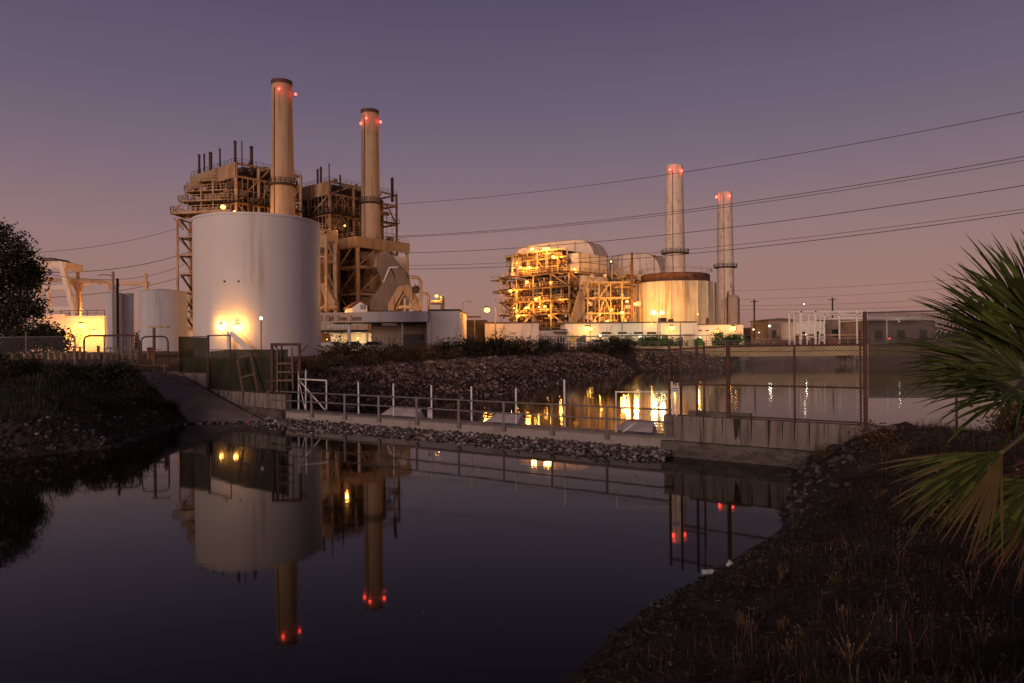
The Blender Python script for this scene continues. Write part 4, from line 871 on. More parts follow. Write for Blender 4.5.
# distant tree belt (one far mass)
def leafcloud(mb, n, fn, s0, s1, flat=0):
    sub = [Vector(fn()) for _ in range(max(12, n//28))]; sg = 2.6*s1
    for k in range(n):
        c = sub[k % len(sub)]+Vector((random.gauss(0,sg), random.gauss(0,sg), random.gauss(0,sg)*.7)) if k % 5 else Vector(fn()); s = random.uniform(s0, s1)
        a = Vector((random.gauss(0,1), random.gauss(0,1), random.gauss(0,1))).normalized(); b = a.orthogonal().normalized()
        b = (Matrix.Rotation(random.uniform(0,6.28), 3, a) @ b); e = a.cross(b)
        mb.add([c+b*s, c+e*s*.5, c-b*s, c-e*s*.5], [(0,1,2,3)])
random.seed(12); mb = MB()
cl = [(random.uniform(-260,420), random.uniform(330,420), random.uniform(2,7.5)) for _ in range(260)]
def fnf(): c = random.choice(cl); return (c[0]+random.gauss(0,3.5), c[1], 3+abs(random.gauss(0,.45))*c[2])
leafcloud(mb, 16000, fnf, .6, 1.5)
tag(mb.build('distant_tree_belt', M['leafdark']), 'dark far-off belt of trees along the horizon', 'trees', kind='stuff')

# ---------------------------------------------------------------- left yard
D = 118
for px0, px1, yt, dd, lb in ((103.5, 117, 293, 0, 'narrow grey tank left of the pair by the stair tower'), (117.5, 130, 293.5, 2.5, 'narrow shaded grey tank in the middle of three'), (130.5, 175, 290.5, 1, 'wide pale grey tank left of the stair tower')):
    r = (xat(px1,D+dd)-xat(px0,D+dd))/2; c = ((xat(px1,D+dd)+xat(px0,D+dd))/2, D+dd+r, 0); z = zat(px0, yt, D+dd)
    t = thing('yard_tank', (c[0], c[1], 3), lb, 'tank', 'grey tanks in the left yard'); MB().lathe(c, [(r, 2.8), (r, z), (r*.2, z+r*.1)], 28).build('shell', M['grey_tank'], t); MB().lathe(c, [(r+.05, z-.2), (r+.07, z-.02), (r-.05, z+.02)], 28, False).build('rim', M['grey_tank'], t)
D = 132; t = thing('gantry_tower', (xat(55,D), D, 3), 'cream A-shaped gantry tower glowing beside the dark tree', 'gantry')
g = MB()
for yy in (0, 5):
    q = D+yy; b0, b1, t0_, t1_ = at(33,316,q), at(75,316,q), at(43,266,q), at(62,266,q)
    g.bar(b0, t0_, .85); g.bar(b1, t1_, .85); g.bar(at(38,288,q), at(68,288,q), .75); g.bar(at(34,309,q), at(73,309,q), .7)
    g.bar(t0_+Vector((-1.4,0,0)), t1_+Vector((.9,0,.1)), .8, 1.1)
g.bar(at(43,266,D), at(43,266,D+5), .8, 1); g.bar(at(62,266,D), at(62,266,D+5), .8, 1); g.build('frame', M['cream'], t)
MB().prism(pp([(31,257),(38,258),(63,262),(64,270),(41,266),(35,262)], D-.5), (0,6,0)).build('head_beam', M['cream'], t)
MB().prism(pp([(38,258.5),(51,258),(57,261.5),(41,261.5)], D-.7), (0,5,0)).build('head_cover', M['roof'], t)
MB().tube([at(47,279,D+3), at(50,312,D+3)], .35, 8).build('prop', M['cream'], t)
D = 139; t = thing('concrete_trestle', (xat(100,D), D, 3), 'tan trestle viaduct with arched haunches behind the grey tanks', 'trestle')
g = MB(); g.bar(at(44,280,D), at(148,284.5,D), 1.0, .8)
for px in (79, 113.5):
    g.bar(at(px,282,D), at(px,318,D), .7); 
    for s_ in (-1, 1): g.tube([at(px+s_*8.5,283,D), at(px+s_*4,285,D), at(px+s_*1.2,292,D)], .42, 6)
for px, y_ in ((78,271),(113,272.5),(146,274)): g.bar(at(px,y_,D), at(px,283,D), .45)
g.bar(at(143,283,D), at(147,290,D), .6); g.build('frame', M['tan'], t)
D = 126; t = bldg('lit_pump_building', xat(30,D), xat(104.5,D), D, D+10, zat(70,316.5,D), 'low building with a glaring yellow lit wall left of the grey tanks', 'cream', roof=False)
MB().rail([Vector((xat(60,D),D+.3,zat(70,316.5,D))), Vector((xat(104,D),D+.3,zat(70,316.5,D)))], 1.0, .1, 1.5).build('railing', M['dark'], t)
MB().box(xat(38,D), xat(66,D), D-.4, D-.02, zat(50,316,D)-.5, zat(50,316,D)+.2).build('ledge', M['cream'], t)
for px, py, r, pw, lb in ((81,326,.55,4200,'upper of the glaring lamps on the yellow lit wall'),(94,332.2,.45,3400,'right one of the glaring lamps on the yellow lit wall'),(67,337,.5,2600,'lowest glaring lamp beside the dark bush')):
    lamp(px, py, 123.6, pw*1.1, r*1.2, (1,.38,.05), label=lb, bracket=Vector((0,1.5,0)))
lamp(178, 333.5, 150, 5000, .3, label='lamp glowing at the foot of the stair tower left of the tank')
D = 70; t = thing('yard_lamp_post', (xat(117.5,D), D, 3), 'wooden pole with a lamp arm in front of the grey tanks', 'lamp post')
MB().bar((xat(117.7,D),D,2.9), at(117.5,279,D), .18).build('pole', M['bark'], t); 
D = 112; t = thing('yard_lamp_post', (xat(113,D), D, 3), 'thin arm of a street lamp above the grey tanks', 'lamp post')
MB().bar((xat(113.7,D),D,2.9), at(113,272,D), .25).tube([at(113,277,D), at(108,275.3,D), at(101,275.3,D)], .09).build('pole', M['galv'], t)
MB().box(xat(99.5,D), xat(104,D), D-.2, D+.2, zat(100,276,D), zat(100,275,D)).build('lamp_head', M['galv'], t)

# left fence (chain link) and pipe frames
def chain(mb, a, b, z0, z1, sp=.14, r=.006):
    a, b = Vector(a), Vector(b); Lg = (b-a).length; H = z1-z0; d_ = (b-a)/Lg
    k = -H
    while k < Lg:
        for s_ in (0, 1):
            u0, u1 = max(0, k), min(Lg, k+H)
            v0, v1 = u0-k, u1-k
            if s_: v0, v1 = H-v0, H-v1
            if u1-u0 > .05: mb.bar(a+d_*u0+Vector((0,0,z0-a.z+v0)), a+d_*u1+Vector((0,0,z0-a.z+v1)), r*2)
        k += sp
def fence(name, pts, z0, z1, post_px, label, mt_post, mt_wire, sp=.14, rails=(1.0,), screen=None, r=.035, wr=.006):
    t = thing(name, (pts[0][0], pts[0][1], z0), label, 'fence')
    g = MB(); rr = MB()
    for a, b in zip(pts[:-1], pts[1:]):
        a3, b3 = Vector((a[0],a[1],z0)), Vector((b[0],b[1],z0)); chain(g, a3, b3, z0, z1, sp, wr)
        for f in rails: rr.tube([a3+Vector((0,0,(z1-z0)*f)), b3+Vector((0,0,(z1-z0)*f))], r*.8, 6)
    g.build('wire_mesh', mt_wire, t); rr.build('rail', mt_post, t)
    for x, y, h, rr_ in post_px:
        MB().tube([(x,y,z0-.3),(x,y,z0+h)], rr_, 8).build('post', mt_post, t)
    return t
D = 47
fence('chain_link_fence', [(xat(-120,D),D),(xat(78,D),D)], 2.75, zat(30,337.5,D), [(xat(px,D),D,zat(px,332 if px == 26 else 337,D)-2.75,.05) for px in (-110,-65,-20,26,75)], 'tall chain link fence along the top of the dark left bank', M['galv'], M['wire'], .2, (1.0,.02))
D = 44; t = thing('pipe_gate', (xat(110,D), D, 2.8), 'rounded pipe gate frame on the bank before the yellow wall', 'gate')
def hoop(x0, x1, yt, D, z0, r=.06): 
    zt = zat((x0+x1)/2, yt, D); A, B = xat(x0,D), xat(x1,D)
    return [(A,D,z0),(A,D,zt-.3),(A+.1,D,zt-.08),(A+.3,D,zt),(B-.3,D,zt),(B-.1,D,zt-.08),(B,D,zt-.3),(B,D,z0)]
MB().tube(hoop(84,139,336,D,2.7), .06, 8).build('frame', M['rustpipe'], t); g = MB(); chain(g, Vector((xat(84,D),D,2.9)), Vector((xat(139,D),D,2.9)), 2.9, zat(110,336,D), .2, .006); g.build('wire_mesh', M['wire'], t)
g = MB()
for px in (104, 122, 131): g.tube([(xat(px,D),D,2.7),(xat(px,D),D,zat(px,337,D))], .04)
g.build('post', M['galv'], t)
t = thing('pipe_gate', (xat(154,42), 42, 2.8), 'second pipe gate frame beside the green screen fence', 'gate'); D = 42.5
MB().tube(hoop(141,168,337,D,2.5), .05, 8).build('frame', M['rustpipe'], t); g = MB(); g.tube([(xat(141,D),D,zat(150,366,D)),(xat(168,D),D,zat(150,366,D))], .09); g.tube([(xat(141,D),D,zat(150,352,D)),(xat(168,D),D,zat(150,352,D))], .03); g.build('rail', M['rustpipe'], t)
t = thing('tee_post', (xat(154,42), 42, 2.8), 'orange tee-shaped post lit beside the second gate frame', 'post'); D = 43.2
MB().bar((xat(154,D),D,2.6), at(154,328,D), .13).build('post', M['oldsteel'], t); MB().bar(at(150,327.5,D), at(168,327.5,D), .25, .1).build('arm', M['ybeam'], t)
t = thing('fire_hydrant', at(165.5,374,41), 'reddish hydrant-like valve post standing at the top of the concrete ramp', 'valve post'); p = at(165.5,374,41)
MB().lathe(p, [(.09,-.3),(.09,.3),(.13,.32),(.13,.38),(.08,.42),(.08,.62),(.03,.7)], 10).build('body', M['rust'], t); MB().tube([p+Vector((-.2,0,.45)), p+Vector((.2,0,.45))], .05).build('outlet', M['galv'], t)
t = thing('yard_equipment', (xat(55,60), 60, 3), 'low row of orange lit pipes and valves behind the left fence', 'equipment'); random.seed(8); g = MB(); D = 60
for k in range(24):
    a = xat(12,D)+k*(xat(160,D)-xat(12,D))/24; h = random.uniform(.4,1.5); g.bar((a,D,2.9),(a,D,3+h),random.uniform(.06,.18)); 
    if random.random() < .6: g.bar((a,D,3+h),(a+random.uniform(.4,1.5),D,3+h),.1)
g.build('pipe', M['beam'], t); g = MB()
for k in range(9): a = xat(20,D)+random.uniform(0,11); g.box(a, a+random.uniform(.3,.8), D+.5, D+1, 2.9, 3+random.uniform(.3,1.1))
g.build('cabinet', M['rust'], t)
lamp(52, 333, 66, 160, .07, label='small hidden lamp over the pipes behind the left fence', bracket=Vector((0,.3,0)))

# ---------------------------------------------------------------- left walls, ramp, screened fence
A_ = Vector((-18.3, 41.8, 0)); B_ = Vector((-12.0, 36.9, 0)); nB = Vector((B_.y-A_.y, -(B_.x-A_.x), 0)).normalized()   # towards the viewer
if nB.y > 0: nB = -nB
def wall_seg(mb, a, b, z0, z1, th):
    a, b = Vector(a), Vector(b); d_ = (b-a).normalized(); n = Vector((-d_.y, d_.x, 0))
    if n.y < 0: n = -n
    return mb.hexa([a+Vector((0,0,z0)), b+Vector((0,0,z0)), b+n*th+Vector((0,0,z0)), a+n*th+Vector((0,0,z0))], [a+Vector((0,0,z1)), b+Vector((0,0,z1)), b+n*th+Vector((0,0,z1)), a+n*th+Vector((0,0,z1))])
t = thing('retaining_wall', (A_.x, A_.y, 0), 'stained concrete retaining wall under the green screen fence at left', 'wall')
zw = 1.5
wall_seg(MB(), A_, B_, -.8, zw, .4).build('wall', M['concrete'], t)
wall_seg(MB(), A_+nB*.22, B_+nB*.22, -.8, .72, .21).build('footing', M['wet'], t)
wall_seg(MB(), (-22.5, 45.2, 0), A_+Vector((-.01,.01,0)), -.5, 2.45, .4).build('upper_wall', M['concrete'], t)
g = MB(); random.seed(3)
dW = (B_-A_).normalized()
for k in range(9):
    q = A_+dW*random.uniform(.3, 7.4)+nB*.004; h = random.uniform(.3, .75); g.add([q+Vector((0,0,zw-.02)), q+dW*random.uniform(.05,.14)+Vector((0,0,zw-.02)), q+dW*.05+Vector((0,0,zw-h)), q+dW*.01+Vector((0,0,zw-h))], [(0,1,2,3)])
g.build('stain', M['stain'], t)
t = thing('concrete_ramp', (-19, 39, 0), 'sloping concrete apron running down to the water at left', 'ramp')
TL, TRr, BR, BL = at(141,372.5,38.5), at(174,373.5,43), at(262,420,37.6), at(184,421.5,37.6)
g = MB(); nn = 12; vs = []
for j in range(nn+1):
    for i in range(nn+1):
        u, v = i/nn, j/nn; p = (TL*(1-u)+TRr*u)*(1-v)+(BL*(1-u)+BR*u)*v; vs.append(p+Vector((0,0,.03*math.sin(u*7+v*5))))
g.add(vs, [(j*(nn+1)+i, (j+1)*(nn+1)+i, (j+1)*(nn+1)+i+1, j*(nn+1)+i+1) for j in range(nn) for i in range(nn)]); n0 = len(g.v); g.add([v-Vector((0,0,.35)) for v in vs], [(j*(nn+1)+i, j*(nn+1)+i+1, (j+1)*(nn+1)+i+1, (j+1)*(nn+1)+i) for j in range(nn) for i in range(nn)])
for k in range(nn):
    for (a, b) in ((k, k+1), (nn*(nn+1)+k, nn*(nn+1)+k+1), (k*(nn+1), (k+1)*(nn+1)), (k*(nn+1)+nn, (k+1)*(nn+1)+nn)): g.f.append((a, b, n0+b, n0+a)); g.m.append(0)
g.build('slab', mat('ramp_concrete', (.22,.18,.155), .85, var=.25, scale=1.4, col2=(.09,.07,.06), c2amt=.16, c2stretch=(2.5,.6,1), c2scale=2.2, bump=.3, bscale=10), t)
g = MB(); nrm_ = (TRr-TL).cross(BL-TL).normalized(); 
if nrm_.z < 0: nrm_ = -nrm_
for k in range(18):
    u, v = random.uniform(.25,.95), random.uniform(.05,.5); p = (TL*(1-u)+TRr*u)*(1-v)+(BL*(1-u)+BR*u)*v+Vector((0,0,.05)); dn = ((BL*(1-u)+BR*u)-p).normalized(); s_ = (TRr-TL).normalized(); g.add([p, p+s_*.07, p+s_*.07+dn*random.uniform(.3,.9), p+dn*.3], [(0,1,2,3)])
g.build('chalk_mark', M['slab'], t)
# screened fence
def sfence(label, pts, posts, topz, wires=False):
    t = thing('screen_fence', (pts[0][0], pts[0][1], pts[0][2]), label, 'fence'); g = MB()
    for (x0,y0,z0,zt0),(x1,y1,z1,zt1) in zip(pts[:-1], pts[1:]):
        n = 16
        for k in range(n):
            a, b = k/n, (k+1)/n; f = lambda q, zz0, zz1: zz0+(zz1-zz0)*q
            wv = lambda q: .03*math.sin(q*40)
            pa, pb = Vector((x0+(x1-x0)*a, y0+(y1-y0)*a+wv(a), 0)), Vector((x0+(x1-x0)*b, y0+(y1-y0)*b+wv(b), 0))
            g.add([pa+Vector((0,0,f(a,z0,z1))), pb+Vector((0,0,f(b,z0,z1))), pb+Vector((0,0,f(b,zt0,zt1))), pa+Vector((0,0,f(a,zt0,zt1)))], [(0,1,2,3)])
    g.build('mesh_screen', M['mesh'], t)
    g = MB()
    for (x0,y0,z0,zt0),(x1,y1,z1,zt1) in zip(pts[:-1], pts[1:]): g.tube([(x0,y0-.05,topz),(x1,y1-.05,topz)], .03); g.tube([(x0,y0-.05,z0+.05),(x1,y1-.05,z1+.05)], .025)
    g.build('rail', M['rustpipe'], t)
    for x, y, z0, z1, r in posts: MB().tube([(x,y-.06,z0),(x,y-.06,z1)], r, 8).build('post', M['rustpipe'], t)
    return t
mid = A_+nB*-.2; endp = B_+nB*-.2
zt0 = zat(210,337,41.8)
sfence('dark green screened fence left of the rusty post beside the ramp', [(-20.7,43.6,2.45,zat(172,337.8,43.6)),(mid.x-.05,mid.y,2.45,zat(209,338,mid.y))], [(-20.7,43.6,2.3,zt0+.05,.045),(mid.x,mid.y,1.4,zt0+.1,.07)], zt0)
zr0 = zat(212,350,41.8)
sfence('dark green screened fence above the stained wall between rusty post and ladder frame', [(mid.x+.06,mid.y,zw,zr0-.1),(mid.x+2.6,mid.y-2.0,zw,zr0+.0),(endp.x,endp.y,zw,zat(278,350,endp.y))], [(endp.x-.4,endp.y+.3,1.4,zat(274,346,endp.y),.05)], zr0-.02)
t = thing('fence_top_frame', (mid.x, mid.y, zt0), 'rusty open pipe panel above the screened fence before the tank lamp', 'frame')
pe = mid+dW*2.35; MB().tube([(mid.x,mid.y,zt0+.05),(pe.x,pe.y,zt0+.05),(pe.x,pe.y,zr0-.1)], .04).build('frame', M['rustpipe'], t)
# ladder frame
t = thing('ladder_frame', (-12.7, 37.6, 1.5), 'brown steel frame with a ladder at the right end of the stained wall', 'ladder frame'); D = 37.2
g = MB(); 
for px, yt, yb in ((272,345,392),(299.5,345,372)): g.bar(at(px,yt,D), at(px,yb,D), .12)
g.bar(at(271,345,D), at(300.5,345,D), .2, .15); g.bar(at(276,345,D), at(276,347,D+1.4), .12); g.bar(at(273,349,D+1.2), at(273,393,D+1.2), .1); g.bar(at(299,355,D), at(307.5,345.5,D), .06); g.bar(at(268,382,D), at(292,380,D), .2, .1); g.build('frame', M['rustpipe'], t)
g = MB(); g.bar(at(277.3,348,D-.3), at(277.3,393,D-.3), .07); g.bar(at(291.8,348,D-.3), at(293,391,D-.3), .07)
for y_ in (364, 372.5, 381): g.bar(at(277.3,y_,D-.3), at(292,y_,D-.3), .09)
g.build('ladder', M['oldsteel'], t)
t = thing('leaning_ladder', at(244,391,38.8), 'short ladder leaning against the dark green screen', 'ladder'); D = 38.4
g = MB(); g.bar(at(237.5,360,D+.6), at(243,393,D-.5), .09); g.bar(at(250.5,353,D+.6), at(257.5,392,D-.5), .09)
for f in (.05, .55): g.bar(at(237.5+5.5*f,360+33*f-(3 if f < .1 else 0),D+.6-1.1*f), at(250.5+7*f,353+39*f,D+.6-1.1*f), .07)
g.build('rung', M['oldsteel'], t)

# ---------------------------------------------------------------- catwalk weir
nW = Vector((-wd.y, wd.x, 0)); 
if nW.y > 0: nW = -nW           # towards the viewer
t = thing('catwalk', (wa.x, wa.y, 0), 'long grey steel catwalk with railings crossing the weir', 'catwalk')
zc0, zc1 = .66, .70
def cw(s, off, z): return wa+wd*s+nW*off+Vector((0,0,z))
LW = (wb-wa).length
g = MB(); g.hexa([cw(0,-.55,.2), cw(LW,-.55,.2), cw(LW,.15,.2), cw(0,.15,.2)], [cw(0,-.55,.58), cw(LW,-.55,.58), cw(LW,.15,.58), cw(0,.15,.58)]); g.build('beam', M['slab'], t)
g = MB(); g.hexa([cw(0,-.6,.585), cw(LW,-.6,.585), cw(LW,.2,.585), cw(0,.2,.585)], [cw(0,-.6,.67), cw(LW,-.6,.67), cw(LW,.2,.67), cw(0,.2,.67)]); g.build('deck', M['galv'], t)
posts_px = [311, 344, 378, 416, 458, 503, 551, 606]
def s_at(px):   # where the vertical plane through px meets the railing line
    best = min(range(0, 2400), key=lambda k: abs((cw(k/100,.24,0).x/cw(k/100,.24,0).y*FPX+512)-px)); return best/100
g = MB()
for z in (1.2, 1.66): g.tube([cw(.1,.24,z), cw(LW-.1,.24,z)], .035, 8)
g.tube([cw(.1,.24,1.66), cw(-.05,.24,1.6), cw(-.12,.24,1.4), cw(-.05,.24,.6)], .035, 8); g.build('handrail', M['galv'], t)
for px in posts_px:
    s_ = s_at(px); g = MB(); g.bar(cw(s_,.24,.5), cw(s_,.24,1.68), .09); g.bar(cw(s_,.26,.42), cw(s_,.26,.62), .16, .1); g.build('railing_post', M['galv'], t)
for px, yt in ((358,382.5),(393,384),(431,385.5),(471,387),(515.5,388.5),(564,380)):
    s_ = s_at(px); b = cw(s_, -.9, 0); sx = b.y; x = xat(px, b.y)
    tag(MB().tube([(x, b.y, -.4), (x, b.y, zat(px, yt, b.y))], .04, 8).build('white_pole', M['whitepipe'], loc=(x, b.y, 0)),
        {358:'white pole nearest the white gate frame behind the catwalk', 393:'second white pole along the catwalk counted from the white gate frame', 431:'third white pole along the catwalk counted from the white gate frame', 471:'fourth white pole along the catwalk, by the middle pale slab', 515.5:'fifth white pole along the catwalk, right of the middle pale slab', 564:'tallest and last white pole behind the catwalk, against bright water'}[px], 'pole', 'white poles behind the catwalk')
for (p0, p1, lb) in ((362,398,'pale tilted slab behind the catwalk at its left part'),(468,502,'pale tilted slab behind the middle of the catwalk'),(600,640,'pale tilted slab behind the right end of the catwalk')):
    s0, s1 = s_at(p0), s_at(p1)
    g = MB(); g.hexa([cw(s0-.1,-2.0,-.3), cw(s1+.1,-2.0,-.3), cw(s1+.0,-.75,-.3), cw(s0,-.75,-.3)], [cw(s0+.2,-1.6,.95), cw(s1-.2,-1.6,.95), cw(s1,-.8,.55), cw(s0,-.8,.55)])
    tag(g.build('weir_slab', M['paleslab'], loc=cw((s0+s1)/2,-.7,0)), lb, 'slab', 'tilted slabs along the weir')
s_ = s_at(415); tag(MB().tube([cw(s_,-.75,-.2), cw(s_,-.75,1.15)], .09, 8).build('stub_post', M['whitepipe'], loc=cw(s_,-.75,0)), 'short thick white stub post behind the catwalk', 'post')
t = thing('gate_frame', cw(s_at(300),-.7,0), 'white braced gate frame at the left end of the catwalk', 'gate'); D = wa.y-.3
g = MB(); 
for px, yt, yb in ((298.6,370.5,410),(305.8,370.5,410)): g.tube([at(px,yt,D), at(px,yb,D)], .04)
g.tube([at(298.6,379.5,D), at(326.5,381,D)], .04); g.tube([at(326.5,381,D), at(326.5,410,D)], .04); g.tube([at(299.5,381,D), at(325,410.5,D)], .035); g.tube([at(299,382,D), at(305,409,D)], .025); g.build('frame', M['whitepipe'], t)
t = thing('gate_frame', cw(s_at(640),-.7,0), 'thin white braced gate frame at the right end of the catwalk', 'gate'); D = 27.0
g = MB(); g.tube([at(616,391.5,D), at(616,433,D)], .03); g.tube([at(616,392.3,D), at(668,392.3,D)], .025); g.tube([at(621,434,D), at(667,399,D)], .03); g.build('frame', M['whitepipe'], t)

# ---------------------------------------------------------------- right wall and chain link fence
A2 = Vector((5.55, 25.75, 0)); B2 = Vector((14.6, 19.6, 0)); dR = (B2-A2).normalized(); nR = Vector((dR.y, -dR.x, 0)); 
if nR.y > 0: nR = -nR
t = thing('channel_wall', (A2.x, A2.y, 0), 'stained concrete channel wall carrying the tall chain link fence', 'wall')
zw2 = 1.45
wall_seg(MB(), A2, B2, -.8, zw2, .45).build('wall', M['concrete'], t)
wall_seg(MB(), A2+nR*.3-dR*.0, B2+nR*.3, -.8, .55, .29).build('footing', M['wet'], t)
random.seed(21); g = MB()
for px, w_, h in ((681,.05,.8),(702,.05,.75),(721,.05,.6),(738,.07,.75),(750,.05,.8),(767,.09,.85),(781,.04,.8),(793,.05,.75),(808,.05,.85),(823,.03,.5),(690,.03,.5)):
    f = min(range(1200), key=lambda k: abs(((A2+dR*k/100).x/(A2+dR*k/100).y*FPX+512)-px))/100; q = A2+dR*f+nR*.004
    g.add([q+Vector((0,0,zw2)), q+dR*w_+Vector((0,0,zw2)), q+dR*w_*.7+Vector((0,0,zw2-h*.6)), q+dR*w_*.5+Vector((0,0,zw2-h)), q+dR*w_*.2+Vector((0,0,zw2-h*.9))], [(4,3,2,1,0)])
q = A2+dR*2.55+nR*.006; g.add([q+Vector((0,0,zw2)), q+dR*.2+Vector((0,0,zw2)), q+dR*.17+Vector((0,0,zw2-.6)), q+dR*.05+Vector((0,0,zw2-.75))], [(3,2,1,0)])
g.build('stain', M['stain'], t)
g = MB(); q = A2+dR*1.0+Vector((0,.25,zw2)); g.hexa([q, q+dR*2.2, q+dR*2.2-nR*.35, q-nR*.35], [v+Vector((0,0,.16)) for v in (q, q+dR*2.2, q+dR*2.2-nR*.35, q-nR*.35)]); g.build('coping_block', M['wet'], t)
def on_wall(px, back=.2):
    f = min(range(1400), key=lambda k: abs(((A2-nR*back+dR*k/100).x/(A2-nR*back+dR*k/100).y*FPX+512)-px))/100; return A2-nR*back+dR*f
t = thing('chain_link_fence', (A2.x, A2.y, zw2), 'tall rusty chain link fence standing on the right channel wall', 'fence')
pa, pb, pc = on_wall(669), on_wall(728), on_wall(865)
for px, yt, r in ((669,343,.05),(680.5,340,.045),(696.5,341,.05),(704,342,.04),(728,341.5,.075),(794,345,.035),(865,312,.065),(860,330,.03)):
    p = on_wall(px); MB().tube([p+Vector((0,0,zw2-.2)), Vector((p.x,p.y,zat(px,yt,p.y)))], r, 8).build('post', M['rustpipe'], t)
g = MB()
zt_a, zt_c = zat(728,347,pb.y), zat(865,345,pc.y)
g.tube([Vector((pa.x,pa.y,zat(669,350,pa.y))), Vector((pb.x,pb.y,zt_a)), Vector((pc.x,pc.y,zt_c))], .035)
g.tube([Vector((p.x,p.y,zat(px,yy,p.y))) for px, yy, p in ((680,385,on_wall(680)),(728,385.5,pb),(865,388.5,pc))], .035)
g.tube([Vector((p.x,p.y,zw2+.07)) for p in (on_wall(730), pc)], .03); g.tube([Vector((on_wall(680).x,on_wall(680).y,zat(680,381,on_wall(680).y))), Vector((on_wall(704).x,on_wall(704).y,zat(704,380.5,on_wall(704).y)))], .03)
g.build('rail', M['rustpipe'], t)
g = MB(); chain(g, Vector((pb.x,pb.y,zw2)), Vector((pc.x,pc.y,zw2)), zw2+.05, (zt_a+zt_c)/2, .11, .0055); chain(g, Vector((on_wall(680).x,on_wall(680).y,zw2)), Vector((pb.x,pb.y,zw2)), zw2+.1, zt_a-.05, .11, .005); g.build('wire_mesh', M['wire'], t)
# little sign by the fence corner
p = on_wall(674, .0); t = thing('warning_sign', (p.x, p.y, zw2), 'small white warning sign on two posts at the fence corner', 'sign')
q = at(675,390.5,p.y-.3); MB().box(q.x-.13, q.x+.14, q.y-.01, q.y+.01, q.z-.09, q.z+.14).build('board', M['sign'], t)
g = MB(); g.box(q.x-.1, q.x+.11, q.y-.016, q.y-.012, q.z+.04, q.z+.075); g.box(q.x-.1, q.x+.11, q.y-.016, q.y-.012, q.z-.03, q.z-.005); g.build('text_line', M['garage'], t)
g = MB(); g.bar(q+Vector((-.09,.03,-.9)), q+Vector((-.11,.03,.3)), .05); g.bar(q+Vector((.05,.03,-.95)), q+Vector((.1,.03,.25)), .04); g.build('post', M['whitepipe'], t)
# screened fence to the right, behind the bank
pd = Vector((20.5, 24.5, 0)); pS = pc+Vector((.15,.1,0)); zb0 = zat(870,397.5,pS.y); zb1 = zat(940,398.5,pd.y)
t = thing('screen_fence', (pS.x, pS.y, zb0), 'dark screened fence panel between the tall post and the palm', 'fence')
g = MB(); zt1 = zat(870,345,pS.y); zt2 = zat(870,313,pS.y)
MB().add([(pS.x,pS.y,zb0),(pd.x,pd.y,zb1-.1),(pd.x,pd.y,zt1+.3),(pS.x,pS.y,zt1)], [(0,1,2,3)]).build('mesh_screen', mat('brown_privacy_mesh', (.06,.052,.043), .95, var=.2, scale=2, spec=.05, alpha=.8), t)
chain(g, Vector((pS.x,pS.y,0)), Vector((pd.x,pd.y,0)), zt1-.1, zt2, .1, .007); g.build('wire_mesh', M['wire'], t)
g = MB(); g.tube([(pS.x,pS.y,zb0),(pd.x,pd.y,zb1)], .035); g.tube([(pS.x,pS.y,zt2),(pd.x,pd.y,zt2+.2)], .03); g.build('rail', M['galv'], t)
for f in (.36, 1.0): p = pS+(pd-pS)*f; MB().tube([(p.x,p.y,hz(p.x,p.y)-.3),(p.x,p.y,zt2+.1)], .045).build('post', M['rustpipe'], t)

# ---------------------------------------------------------------- power lines
def wire(name, p0, p1, sag, label, r=.06, t0=-.12, t1=1.25, n=48):
    p0, p1 = Vector(p0), Vector(p1); pts = []
    for k in range(n+1):
        s = t0+(t1-t0)*k/n; p = p0+(p1-p0)*s; p.z -= 4*sag*s*(1-s); pts.append(p)
    tag(MB().tube(pts, r, 6).build('power_line', M['cable'], loc=p0), label, 'power line', 'overhead power lines')
wire('l', at(390,205,200), at(1024,112,118), 2.4, 'highest power line rising from the left block to the upper right', .055)
wire('l', at(402,236.5,200), at(1024,157,118), 2.3, 'upper power line of the close pair below the highest line', .06)
wire('l', at(402,237.5,200), at(1024,161,119), 2.3, 'lower power line of the close pair below the highest line', .05)
wire('l', at(405,253.5,200), at(1024,186,118), 2.3, 'single power line passing just above the rounded ducts', .065)
wire('l', at(405,266,200), at(1024,209.5,118), 2.2, 'upper power line of the lowest long pair', .045)
wire('l', at(405,269.5,200), at(1024,213,119), 2.4, 'lowest long power line crossing the pale chimneys', .065)
for k, (y0_, y1_, lb) in enumerate(((291,276,'faint far power line, highest above the far right buildings'),(300,284,'faint far power line, second above the far right buildings'),(306,296,'faint far power line, third above the far right buildings'),(310,303,'faint far power line, lowest above the far right buildings'))):
    wire('l', at(742,y0_,260), at(1000,y1_,230), .8, lb, .045, -.05, 1.6)
for (a, b, lb, rr) in (((50,252),(192,224),'highest power line at the left above the gantry',.045),((72,272.5),(190,252),'middle power line at the left above the grey tanks',.07),((112,280),(190,262),'power line at the left just over the grey tanks',.05),((48,298),(190,275),'lowest power line at the left across the gantry',.06)):
    wire('l', at(*b, 205), at(*a, 150), 1.2, lb, rr, -.1, 1.9)

